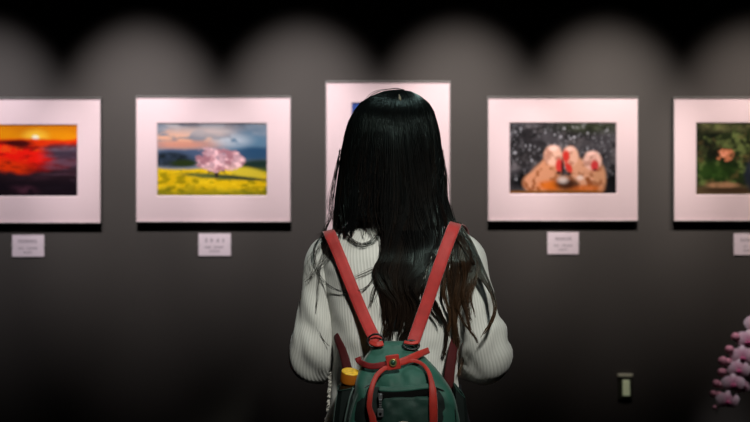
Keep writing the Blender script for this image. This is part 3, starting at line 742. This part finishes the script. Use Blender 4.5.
# crown strands, falling from the parting
for k in range(3300):
    th = rs.uniform(-2.1, 2.1)
    st = 90.7 + abs(rs.normal(0, 1.2)) if rs.random() < .6 else rs.uniform(92, 150)
    pxa = np.interp(th, [-PI / 2, PI / 2], [338, 444])
    lo = 239 if pxa < 347 else (222 if pxa < 378 else 236)
    en = rs.uniform(lo - 20, lo) if rs.random() < .8 else rs.uniform(170, 215)
    if pxa > 380: en = rs.uniform(150, 232)
    if th < -1.45: en = rs.uniform(212, 240)
    py = st + (en - st) * np.linspace(0, 1, NP) ** 1.15
    drift = rs.normal(0, .05) * np.linspace(0, 1, NP) ** 1.5
    # cluster into locks lower down
    lockc = np.round(th * 8) / 8 + .03 * np.sin(np.round(th * 8) * 5.1) + .07 * np.sin(np.linspace(0, 1, NP) * 7 + np.round(th * 8) * 2.3)
    thh = th + (lockc - th) * .55 * sst(.35, 1, np.linspace(0, 1, NP)) + drift + wave(NP, rs.uniform(.03, .075), .8, 2.0, rs, 1.5)
    p = head_pt(thh, py, rs.uniform(-.004, .0035))
    p[:, 0] += .25 * .0016 * np.sin(py * .2 + th * 30)
    add_strand(p, .00075, .00045, BLK, BLK if rs.random() < .7 else DBR)
# flowing locks: control rows (py, px, half width px, depth offset in front of the back)
def locks(ctrl, count, thick, col0, col1, wamp=2.0, r=.0007, yref=None, rseed=1, start=None, wl=(1, 2.2), npt=34, sub=6, tight=.22):
    """count strands gathered in `sub` wavy tresses along one path"""
    rs = np.random.default_rng(rseed)
    c = cr(ctrl, npt); T_ = np.linspace(0, 1, npt)
    TR_ = [(np.clip((j + .5) / sub * 2 - 1 + rs.normal(0, .12), -1, 1), wave(npt, wamp * rs.uniform(.6, 1.5), wl[0], wl[1], rs, .7), rs.uniform(.72, 1.0), rs.uniform(.55, 1.1), rs.uniform(0, 1)) for j in range(sub)]
    for k in range(count):
        s0, w0, e0, br0, d0 = TR_[rs.integers(sub)]
        loose = rs.random() < .12
        s_ = s0 + rs.normal(0, tight * (2.2 if loose else 1)) * (1 - .55 * T_)
        d = np.clip(d0 * .6 + rs.uniform(0, .4), 0, 1)
        t0 = 0 if start is None else rs.uniform(0, start); t1 = np.clip(e0 - abs(rs.normal(0, .08)), .4, 1)
        idx = np.linspace(t0, t1, npt) * (npt - 1); cc = np.stack([np.interp(idx, np.arange(npt), c[:, j]) for j in range(c.shape[1])], 1)
        w = np.interp(idx, np.arange(npt), w0) + wave(npt, wamp * (.7 if loose else .25), wl[0], wl[1] * 1.3, rs, .8)
        px = cc[:, 1] + s_ * cc[:, 2] + w; py = cc[:, 0] + wave(npt, .8, .5, 1.5, rs)
        Y = hair_Y(px, py) - cc[:, 3] - thick * d
        p = np.stack([(px - 375) * Y / FPX, Y, CAM_Z + (211 - py) * Y / FPX], 1)
        add_strand(p, r, r * .6, col0, np.array(col1) * br0 * rs.uniform(.7, 1.2))
def hair_Y(px, py):
    xl, xr, b = [np.interp(py, HT[:, 0], HT[:, j]) for j in (1, 2, 3)]
    q = np.clip((px - (xl + xr) / 2) / ((xr - xl) / 2), -.98, .98)
    yh = 2.10 - b * np.sqrt(1 - q * q); m_ = sst(212, 300, py)
    yb2 = torso_back(px, np.maximum(py, 246)) - .004
    Y = yh * (1 - m_) + np.minimum(yb2, 2.03) * m_; k_ = sst(438, 450, px) * sst(226, 240, py)
    return Y * (1 - k_) + np.minimum(Y, torso_back(px, np.maximum(py, 236)) - .003) * k_
# main mass down the middle of the back
locks([(108, 402, 14, .000), (130, 407, 21, .001), (160, 410, 25, .001), (190, 412, 29, .002), (215, 412, 29, .003), (240, 411, 24, .004), (262, 405, 18, .004), (285, 401, 18, .004), (305, 400, 15, .004), (325, 398, 13, .004), (345, 394, 11, .004)], 1500, .009, BLK, DBR, 3.0, .0008, rseed=2, start=.5, sub=16, tight=.13)
locks([(170, 395, 10, .002), (205, 394, 12, .004), (235, 390, 8, .006), (254, 386, 6, .006), (270, 379, 5, .007), (288, 386, 6, .007), (306, 396, 6, .007), (330, 390, 5, .006), (347, 385, 4, .006)], 240, .010, BLK, DBR, 2.2, .0008, rseed=3, start=.3, sub=4)
locks([(190, 425, 14, .003), (225, 433, 13, .006), (250, 438, 6, .006), (268, 432, 3, .006), (288, 427, 3, .006), (305, 432, 5, .006), (322, 442, 3, .006), (346, 445, 2, .006)], 130, .010, BLK, DBR, 1.6, .0008, rseed=4, start=.3, sub=4)
locks([(230, 420, 14, .006), (260, 420, 9, .008), (285, 409, 6, .008), (310, 416, 5, .006), (335, 404, 5, .006), (347, 400, 3, .006)], 170, .010, BLK, DBR, 3.0, .0008, rseed=5, sub=4)
# sheet under the central mass so that no sweater glints between the strands
def sheet(ctrl, n=40, m=14):
    c = cr(ctrl, n); s = np.linspace(-1, 1, m)
    R = []
    for row in c:
        px = row[1] + s * row[2]; py = np.full(m, row[0])
        Y = hair_Y(px, py) - row[3] + .002
        R.append(np.stack([(px - 375) * Y / FPX, Y, CAM_Z + (211 - py) * Y / FPX], 1))
    hu.add(np.array(R).reshape(-1, 3), grid_faces(n, m, False))
sheet([(210, 411, 26, .003), (240, 408, 20, .003), (262, 402, 13, .004), (285, 400, 9, .004), (310, 399, 5, .004), (330, 396, 3, .004)])
locks([(180, 352, 9, .000), (205, 350, 9, .001), (222, 348, 8, .002), (236, 344, 6, .004)], 200, .008, BLK, BLK, 1.2, .0008, rseed=12, start=.3, sub=5)
# right shoulder locks, brown towards the ends
locks([(190, 438, 6, .003), (222, 449, 6, .008), (245, 459, 8, .010), (270, 460, 9, .008), (295, 457, 6, .006), (320, 455, 4, .006), (345, 457, 3, .006), (372, 453, 2, .010)], 150, .010, BLK, BRN, 2.6, .0008, rseed=6, start=.2, sub=6, tight=.16)
locks([(210, 445, 4, .006), (232, 458, 4, .010), (252, 470, 6, .012), (272, 480, 5, .010), (290, 490, 2.5, .016), (308, 494.5, 1.5, .03), (324, 490, 1.3, .035), (337, 481, 1.2, .03), (345, 476, 1.0, .03)], 60, .008, BLK, BRN, 1.2, .0007, rseed=7, start=.2, wl=(.5, 1.2), sub=4)
locks([(222, 453, 6, .010), (238, 461, 8, .012), (255, 466, 10, .010), (275, 468, 11, .010), (296, 463, 9, .010), (315, 468, 5, .014), (333, 474, 2, .02), (347, 476, 1, .02)], 110, .010, DBR, BRN, 2.8, .0007, rseed=8, sub=6, tight=.16)
locks([(236, 452, 6, .008), (265, 448, 7, .008), (290, 449, 6, .008), (312, 452, 4, .008), (340, 447, 3, .006)], 70, .008, DBR, BRN, 2.6, .0007, rseed=9, sub=4)
# thin strays over the left of the back
def stray(pts, n, jit, r=.0006, rseed=0, col=BLK, col1=DBR, lift=.010):
    rs = np.random.default_rng(100 + rseed)
    for k in range(n):
        q = np.array(pts, float); q = q + rs.normal(0, jit, q.shape) * np.linspace(.4, 1.6, len(q))[:, None]
        c = cr(q, 34); px, py = c[:, 0], c[:, 1]
        xl, xr, b = [np.interp(py, HT[:, 0], HT[:, j]) for j in (1, 2, 3)]
        yh = 2.10 - b * np.sqrt(np.clip(1 - ((px - (xl + xr) / 2) / ((xr - xl) / 2)) ** 2, .02, 1))
        m_ = sst(218, 240, py)
        Y = yh * (1 - m_) + torso_back(px, np.maximum(py, 234)) * m_ - lift
        Y = np.where((px < 334) & (py > 240), np.minimum(Y, 2.046), Y)
        add_strand(np.stack([(px - 375) * Y / FPX, Y, CAM_Z + (211 - py) * Y / FPX], 1), r, r * .5, col, col1)
stray([(343, 205), (345, 228), (352, 240), (363, 245), (374, 240), (380, 226)], 12, 1.2, .0006, 1)
stray([(338, 200), (342, 222), (338, 240), (328, 256), (316, 270), (308, 280)], 8, 1.5, .0006, 2)
stray([(337, 205), (334, 228), (322, 245), (313, 258), (310, 266)], 5, 1.8, .0006, 3)
stray([(336, 205), (326, 230), (315, 246), (315, 262), (322, 278), (334, 289), (350, 292), (366, 287), (378, 268), (385, 245)], 5, .9, .0006, 4)
stray([(385, 225), (385, 248), (379, 264), (368, 271), (357, 277)], 5, .9, .0006, 5)
stray([(340, 210), (331, 235), (320, 262), (318, 290), (316, 318), (321, 335), (329, 346)], 3, .9, .0006, 6, lift=.02)
stray([(384, 240), (381, 268), (376, 290), (372, 305)], 12, 1.2, .0006, 7)
stray([(382, 262), (390, 290), (386, 318), (384, 345)], 26, 1.5, .0007, 8)
stray([(339, 160), (334, 190), (331, 212), (324, 232), (319, 238)], 10, 1.2, .00055, 9)
stray([(340, 150), (335, 178), (330, 205), (334, 222)], 14, 1.4, .0005, 10)
stray([(442, 150), (446, 180), (447, 205), (450, 224)], 16, 1.3, .0005, 11)
stray([(428, 290), (436, 308), (445, 322), (446, 340), (444, 356)], 22, .9, .0007, 12)
stray([(462, 318), (466, 340), (463, 358), (458, 376)], 12, .8, .0006, 13, DBR, BRN)
stray([(452, 232), (466, 250), (480, 272), (491, 292), (495, 308), (492, 324), (483, 337), (476, 343)], 5, .7, .0006, 15, DBR, BRN, .035)
stray([(404, 90), (392, 88.5), (372, 94), (356, 112)], 6, .9, .00045, 14, lift=.0)
ho = hu.build('hair', M['hair_under'], WB)
n_ = sum(len(p) for p, _ in strands)
Vs = []; Fs = []; Cs = []; base = 0
tri = np.arange(3) * 2 * PI / 3
for (p, r), col in zip(strands, scol):
    t_ = np.gradient(p, axis=0); t_ /= np.linalg.norm(t_, axis=1)[:, None] + 1e-12
    s_ = np.cross(t_, [.12, -1, .2]); s_ /= np.linalg.norm(s_, axis=1)[:, None] + 1e-9; u_ = np.cross(t_, s_)
    V = p[:, None, :] + r[:, None, None] * (np.cos(tri)[None, :, None] * s_[:, None] + np.sin(tri)[None, :, None] * u_[:, None])
    m = len(p); i = np.arange(m - 1)[:, None] * 3; j = np.arange(3)[None, :]; k = (j + 1) % 3
    Fs.append((np.stack([i + j, i + k, i + 3 + k, i + 3 + j], -1).reshape(-1, 4) + base)); Vs.append(V.reshape(-1, 3)); Cs.append(np.repeat(col, 3, 0)); base += m * 3
so = obj('hair_strands', np.concatenate(Vs), np.concatenate(Fs), M['hair'], ho); cattr(so, 'Col', np.concatenate(Cs)); so['kind'] = 'stuff'
# pale parting at the crown
mb = MB(); c = [(397.5, 92.3), (398.5, 95), (399.5, 98), (401, 100.5)]
pp = [P(x, y, 2.10 - np.interp(y, HT[:, 0], HT[:, 3]) - .014) for x, y in c]
mb.add(*ribbon(pp, [.002, .005, .007, .002], .001, n=14)); mb.build('parting', M['scalp'], ho)

# ------------------------------------------------------------------ backpack
BP = thing('backpack', 'small green canvas backpack with red straps and handles worn by the woman', 'backpack', (P(405, 422, 1.93)[0], 1.93, hz(492, 1.9)))
# py, xL, xR, Y front, Y back
BR = [(341.5, 379, 408, 1.966, 1.976), (344, 375, 412, 1.955, 1.982), (350, 371, 417, 1.945, 1.985), (360, 365, 426, 1.925, 1.988), (372, 359, 437, 1.902, 1.989), (385, 355, 447, 1.888, 1.99), (398, 353, 455, 1.880, 1.99), (412, 349, 459, 1.876, 1.99), (430, 346.5, 462, 1.874, 1.99), (460, 346.5, 462, 1.876, 1.99), (484, 349, 459, 1.884, 1.988), (492, 356, 451, 1.9, 1.98)]
def bag_front(px, py):
    b = np.array(BR); r = [np.interp(py, b[:, 0], b[:, k]) for k in (1, 2, 3, 4)]
    q = np.clip(abs((px - (r[0] + r[1]) / 2) / ((r[1] - r[0]) / 2)), 0, 1); return (r[2] + r[3]) / 2 - (r[3] - r[2]) / 2 * (1 - q ** 4.5) ** (1 / 4.5)
Rr = []
b = cr(BR, 70)
for row in b:
    a_ = np.arange(96) * 2 * PI / 96; ca, sa = np.cos(a_), np.sin(a_); e = 4.5
    r = 1 / (np.abs(ca) ** e + np.abs(sa) ** e) ** (1 / e)
    Yc = (row[3] + row[4]) / 2; sc = row[3]
    c0 = ((row[1] + row[2]) / 2 - 375) * sc / FPX; w = (row[2] - row[1]) / 2 * sc / FPX
    x = c0 + w * r * ca; y = Yc + (row[4] - row[3]) / 2 * r * sa; z = CAM_Z + (211 - row[0]) * sc / FPX
    dis = .012 * (fbm(x * 26 + 3, np.full(96, z * 24), 3) - .5) * (sa < 0)
    Rr.append(np.stack([x, y + dis, np.full(96, z)], 1))
mb = MB(); mb.add(*loft(Rr)); BODY = mb.build('pack_body', M['green'], BP)
def on_bag(px, py, off): return P(px, py, bag_front(px, py) - off)
# dark gusset panels and piping left and right of the front panel
def pipe(pts, r, m, par, name, off=.002):
    mb = MB(); mb.add(*tube(cr([on_bag(x, y, off) for x, y in pts], 30), r, 8)); return mb.build(name, m, par)
pipe([(372, 383), (364, 388), (357, 396), (352, 410), (349, 424), (348, 450)], .0016, M['piping'], BODY, 'piping')
pipe([(432, 387), (443, 391), (450, 397), (454, 408), (455.5, 422), (456, 450)], .0020, M['zip'], BODY, 'piping', .003)
mb = MB(); mb.add(*tube(cr([P(353.5, 388, 1.893), P(350, 397, 1.886), P(347.5, 408, 1.882), P(344.5, 424, 1.879), P(344, 450, 1.879)], 30), .0019, 8)); mb.build('piping', M['piping'], BODY)
# front pocket: raised panel
def panel(outline_rows, m, name, par, off0, bulge, nx=26):
    """rows: py, xL, xR ; raised cushion over the front of the bag"""
    rows = cr(outline_rows, 40); V = []; n = len(rows)
    for i, (py, xl, xr) in enumerate(rows):
        s = np.linspace(-1, 1, nx); e = np.minimum(1, 4 * (1 - np.abs(s))) ** .5 * min(1, 5 * min(i, n - 1 - i) / n + .0) ** .5
        row = [P(xl + (xr - xl) * (q + 1) / 2, py, bag_front(xl + (xr - xl) * (q + 1) / 2, py) - off0 - bulge * e_ - .006 * e_ * (vnoise(q * 4 + 9, py * .12) - .5)) for q, e_ in zip(s, e)]
        V.append(row)
    mb = MB(); mb.add(np.array(V).reshape(-1, 3), grid_faces(n, nx, False)); return mb.build(name, m, par)
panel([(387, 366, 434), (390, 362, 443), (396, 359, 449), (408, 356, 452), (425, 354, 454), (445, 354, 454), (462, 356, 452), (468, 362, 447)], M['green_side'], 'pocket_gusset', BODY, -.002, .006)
FP = panel([(396, 385, 429), (398.5, 382, 433), (404, 381, 434), (415, 380, 434), (430, 380, 434), (455, 381, 434), (466, 383, 432)], M['green_shaded'], 'front_pocket', BP, .004, .008)
# top lip over the zip
lip = MB(); lp = cr([on_bag(x, y, .012) for x, y in [(379, 388.5), (392, 389.5), (408, 388.5), (422, 386.8), (431, 386)]], 30)
lip.add(*ribbon(lp[::4], .011, .004, (0, -1, .45), 30)); lip.build('zip_flap', M['green'], BODY)
zp = MB(); zp.add(*ribbon([on_bag(x, y, .009) for x, y in [(380, 395), (392, 396), (408, 394.5), (422, 391.5), (430, 390)]], .0215, .003, (0, -1, 0), 30)); zp.build('zip', M['zip'], BODY)
# zip pull: puller body with slot, tab and eyelet
ZP = MB(); c = on_bag(380.3, 396, .016)
ZP.add(*box(c[0] - .0042, c[0] + .0042, c[1] - .003, c[1] + .004, c[2] - .008, c[2] + .005, .0012))
for k in range(4): ZP.add(*box(c[0] - .003, c[0] + .003, c[1] - .0045, c[1] - .002, c[2] - .009 - k * .0045, c[2] - .0062 - k * .0045, .0006))
lathe_c = c + [0, -.003, -.0335]
ZP.add(*box(c[0] - .0062, c[0] + .0062, c[1] - .0045, c[1] - .0015, c[2] - .042, c[2] - .024, .0015))
zpo = ZP.build('zip_pull', M['zipmetal'], BP, smooth=False)
mb = MB(); mb.add(*lathe([(.0001, 0), (.003, 0), (.003, .001), (.0001, .001)], lathe_c + [0, -.002, -.001], 14, (0, -1, 0))); mb.build('eyelet', M['zip'], zpo)
# handle straps: cross band, snap tab, two loops
def band(pts, w, name, m, par, off=.010, n=44, thick=.004):
    mb = MB(); P3 = [on_bag(x, y, o_ if o_ else off) for x, y, o_ in [(q + (0,))[:3] for q in pts]]
    mb.add(*ribbon(P3, w, thick, (0, -1, .12), n)); return mb.build(name, m, par)
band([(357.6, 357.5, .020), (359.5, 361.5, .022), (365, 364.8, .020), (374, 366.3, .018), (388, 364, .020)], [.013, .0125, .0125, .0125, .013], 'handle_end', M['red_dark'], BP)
HB = band([(386, 365.5, .022), (398, 363, .022), (408, 359.5, .022), (418, 354.8, .020), (428.5, 350.3, .014)], [.013, .0145, .0155, .0145, .013], 'handle_band', M['red_hand'], BP)
band([(390, 366.5, .020), (383, 369.5, .020), (376.5, 376, .020), (372.2, 386, .022), (370, 397, .022), (369.5, 408, .020), (372.5, 418, .018), (375, 432, .016)], [.009, .0095, .010, .010, .0105, .011, .014, .015], 'handle_loop', M['red_hand'], BP)
band([(402, 363.5, .018), (413, 360.8, .018), (422, 364, .019), (428, 371, .020), (431, 380, .022), (432.5, 390, .022), (433.2, 402, .020), (433.5, 416, .018), (433.5, 432, .016)], [.007, .0075, .0075, .008, .010, .014, .017, .017, .016], 'handle_loop', M['red_hand'], BP)
# snap tab, slightly turned
c = on_bag(393, 362.3, .030); ca, sa = math.cos(-.16), math.sin(-.16)
v, f = box(-.0138, .0138, -.003, .003, -.0152, .0152, .0016); v = np.array(v); tab = np.stack([v[:, 0] * ca + v[:, 2] * sa, v[:, 1], -v[:, 0] * sa + v[:, 2] * ca], 1) + c
mb = MB(); mb.add(tab, f); ST = mb.build('snap_tab', M['red_hand'], BP, smooth=False)
mb = MB(); mb.add(*lathe([(.0001, .003), (.0045, .003), (.0055, .0022), (.0066, .004), (.0078, .003), (.008, 0)], c + [0, -.003, 0], 24, (0, -1, 0))); mb.build('snap_rim', M['brass'], ST)
mb = MB(); mb.add(*lathe([(.0001, .0052), (.003, .0048), (.0052, .003), (.0055, 0)], c + [0, -.003, 0], 20, (0, -1, 0))); mb.build('snap_button', M['snap'], ST)
# side pockets
def pouch(xo, xi, top_o, top_i, Yf, Yb, name):
    s = 1 if xo > xi else -1
    rows = []
    for q in np.linspace(0, 1, 14):
        sw = .6 + .4 * math.sin(min(1, q * 1.6 + .25) * PI / 2)
        xo_ = xi + (xo - xi) * sw if q < .85 else xi + (xo - xi) * (1 - (q - .85) * 2)
        zo, zi = hz(top_o + (486 - top_o) * q, 1.92), hz(top_i + (486 - top_i) * q, 1.92)
        X = lambda px: (px - 375) * 1.92 / FPX
        rows.append([(X(xi), Yf, zi), (X(xi + (xo_ - xi) * .7), Yf, zo * .7 + zi * .3), (X(xo_), Yf + .012, zo), (X(xo_), Yb - .012, zo), (X(xi + (xo_ - xi) * .7), Yb, zo * .7 + zi * .3), (X(xi), Yb, zi)])
    R = np.array(rows); nR = R.shape[0]
    mb = MB(); mb.add(R.reshape(-1, 3), grid_faces(nR, 6, True))
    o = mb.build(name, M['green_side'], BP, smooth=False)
    sm = o.modifiers.new('thick', 'SOLIDIFY'); sm.thickness = .0018; sm.offset = -1
    rim = MB(); rp = cr(np.concatenate([R[0], R[0][:1]]) + [0, 0, .0005], 40); rim.add(*tube(rp, .0013, 6)); rim.build('pocket_rim', M['green_shaded'], o)
    ed = MB(); ed.add(*tube(R[:, 2] + [0, -.001, 0], .0011, 6)); ed.build('pocket_edge', M['piping'], o)
    return o
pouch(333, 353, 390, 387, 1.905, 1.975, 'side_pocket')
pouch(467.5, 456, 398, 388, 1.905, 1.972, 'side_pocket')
# embroidered patch on the pocket, mostly below the picture
c = on_bag(403.5, 433, .016); mb = MB(); mb.add(*lathe([(.0001, .001), (.022, .001), (.0235, .0008), (.0235, 0)], c, 32, (0, -1, 0))); mb.build('round_patch', M['patch'], FP)
# shoulder straps
def back_off(px, py, o): return P(px, py, torso_back(px, max(py, 226)) - o)
def strap(pts, w, name, normals, m=M['red_web'], n=60, thick=.003):
    mb = MB(); mb.add(*ribbon(pts, w, thick, n=n, normals=normals)); return mb.build(name, m, BP)
B_ = (0, -1, .1)
L = strap([P(336, 300, 2.225), P(330, 262, 2.22), P(329, 238, 2.17), P(328, 231, 2.10), P(330.5, 235.5, 2.030), back_off(338.5, 254, .010), back_off(350.5, 284, .012), back_off(362.5, 313, .016), P(372, 333.5, 1.966), P(377, 342, 1.955)], .0262, 'shoulder_strap',
          [(0, 1, .1), (0, 1, .2), (-.15, .5, .8), (-.2, -.1, 1), (-.2, -.8, .6), B_, B_, B_, B_, B_])
Rr_ = strap([P(460, 300, 2.225), P(464, 262, 2.22), P(463, 232, 2.17), P(457, 223.5, 2.10), P(454, 227, 2.010), P(447, 245, 1.985), P(438.5, 269, 1.972), P(428, 300, 1.968), P(418.5, 327, 1.962), P(413, 343, 1.952)], .0272, 'shoulder_strap',
            [(0, 1, .1), (0, 1, .2), (.15, .5, .8), (.2, -.1, 1), (.15, -.8, .6), B_, B_, B_, B_, B_])
# lower webbing from the armpits to the bottom of the bag
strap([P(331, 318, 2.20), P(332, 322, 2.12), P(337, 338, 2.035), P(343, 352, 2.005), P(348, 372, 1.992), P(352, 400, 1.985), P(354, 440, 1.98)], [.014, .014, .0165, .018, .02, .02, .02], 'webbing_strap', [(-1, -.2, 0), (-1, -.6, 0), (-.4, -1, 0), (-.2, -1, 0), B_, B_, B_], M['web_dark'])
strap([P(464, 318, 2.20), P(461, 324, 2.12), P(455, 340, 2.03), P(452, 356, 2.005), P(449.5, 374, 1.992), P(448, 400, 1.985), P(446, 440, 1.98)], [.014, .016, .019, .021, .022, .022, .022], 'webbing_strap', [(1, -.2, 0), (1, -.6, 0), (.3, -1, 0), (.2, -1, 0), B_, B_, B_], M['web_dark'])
# strap rings and anchor loops
def dring(px, py, Y, rx, rz, tilt, par):
    a_ = np.linspace(0, 2 * PI, 37); c = P(px, py, Y)
    p = np.stack([c[0] + rx * np.cos(a_) * math.cos(tilt) - rz * np.sin(a_) * math.sin(tilt), np.full(37, c[1]) + .003 * np.sin(a_), c[2] + rx * np.cos(a_) * math.sin(tilt) + rz * np.sin(a_) * math.cos(tilt)], 1)
    mb = MB(); mb.add(*tube(p, .0022, 8)); mb.build('strap_ring', M['black_metal'], par)
dring(375.6, 340.8, 1.944, .0165, .0135, .15, L); dring(411.3, 345, 1.943, .0165, .009, -.1, Rr_)
mb = MB(); mb.add(*ribbon([P(370, 342, 1.950), P(376.5, 344.2, 1.938), P(383, 343.4, 1.942)], .012, .005, (0, -1, .5), 20)); mb.build('anchor_loop', M['red_hand'], L)
mb = MB(); mb.add(*ribbon([P(404.3, 342.2, 1.944), P(411, 343.3, 1.94), P(418, 342.5, 1.944)], .007, .005, (0, -1, .5), 20)); mb.build('anchor_loop', M['red_hand'], Rr_)

# ------------------------------------------------------------------ bottle in the side pocket
ax = np.array(Vector((.13, -.24, 1)).normalized())
cc = P(350.2, 374.5, 1.935)
bb = cc - ax * .012
BT = thing('drink_bottle', 'plastic drink bottle with yellow-orange cap in the backpack side pocket', 'bottle', tuple(bb - ax * .13))
mb = MB(); mb.add(*lathe([(.0001, -.004), (.0190, -.004), (.0195, -.003), (.0197, 0), (.0194, .0165), (.0187, .0185)], bb, 40, ax)); CP = mb.build('cap', M['cap_side'], BT)
mb = MB(); mb.add(*lathe([(.0192, .0175), (.0186, .0192), (.0165, .0200), (.0001, .0202)], bb, 40, ax)); mb.build('cap_top', M['cap_top'], CP)
dn = np.array(Vector((.0, -.08, 1)).normalized())
mb = MB(); mb.add(*lathe([(.0001, -.105), (.015, -.105), (.019, -.10), (.020, -.06), (.0195, -.03), (.0180, -.014), (.0165, -.010), (.0165, -.002)], bb, 36, ax)); mb.build('bottle_body', M['tea'], BT)

# ------------------------------------------------------------------ lights
def spot(loc, tgt, power, ang, blend, col, rad=.03, name='spotlight'):
    l = bpy.data.lights.new(name, 'SPOT'); l.energy = power; l.spot_size = math.radians(ang); l.spot_blend = blend; l.color = col; l.shadow_soft_size = rad
    o = bpy.data.objects.new(name, l); C.objects.link(o); o.location = loc
    o.rotation_euler = (Vector(tgt) - Vector(loc)).to_track_quat('-Z', 'Y').to_euler(); return o
WY = WALL - .90
for px, pw, col in [(-15, 106, (1, .93, .97)), (142, 142, (1, .92, .93)), (302, 138, (1, .92, .92)), (458, 144, (1, .91, .88)), (606, 142, (1, .90, .85)), (757, 112, (1, .88, .82)), (905, 80, (1, .88, .82)), (-165, 80, (1, .93, .97))]:
    x = (px - 375) * WALL / FPX
    spot((x, WY, 2.70), (x, WALL, 1.585), pw * 1.02, 36.5, 1.0, col, .04)
spot((.08, 2.02, 2.72), (.045, 2.06, 1.6), 26, 24, .8, (.80, 1.0, .97), .12)
spot((.46, .20, 2.56), (.065, 2.05, 1.16), 205, 19.5, 1.0, (1.0, 1.0, .92), .10)
spot((1.28, 2.60, 2.72), (1.335, 3.32, .89), 92, 10, 1.0, (1, .95, .98), .03)  # lamp added to brighten the orchid, standing in for room spill

w = bpy.data.worlds.new('world'); bpy.context.scene.world = w; w.use_nodes = True
w.node_tree.nodes['Background'].inputs[0].default_value = (.6, .9, 1, 1); w.node_tree.nodes['Background'].inputs[1].default_value = .028

# ------------------------------------------------------------------ camera
cam = bpy.data.cameras.new('camera'); co = bpy.data.objects.new('camera', cam); C.objects.link(co)
co.location = (0, 0, CAM_Z); co.rotation_euler = (PI / 2, 0, 0)
cam.lens = 45; cam.sensor_width = 36; cam.clip_start = .05
cam.dof.use_dof = True; cam.dof.focus_distance = 1.99; cam.dof.aperture_fstop = 2.8
sc = bpy.context.scene; sc.camera = co
sc.view_settings.view_transform = 'Standard'; sc.view_settings.look = 'None'
sc.cycles.use_denoising = True
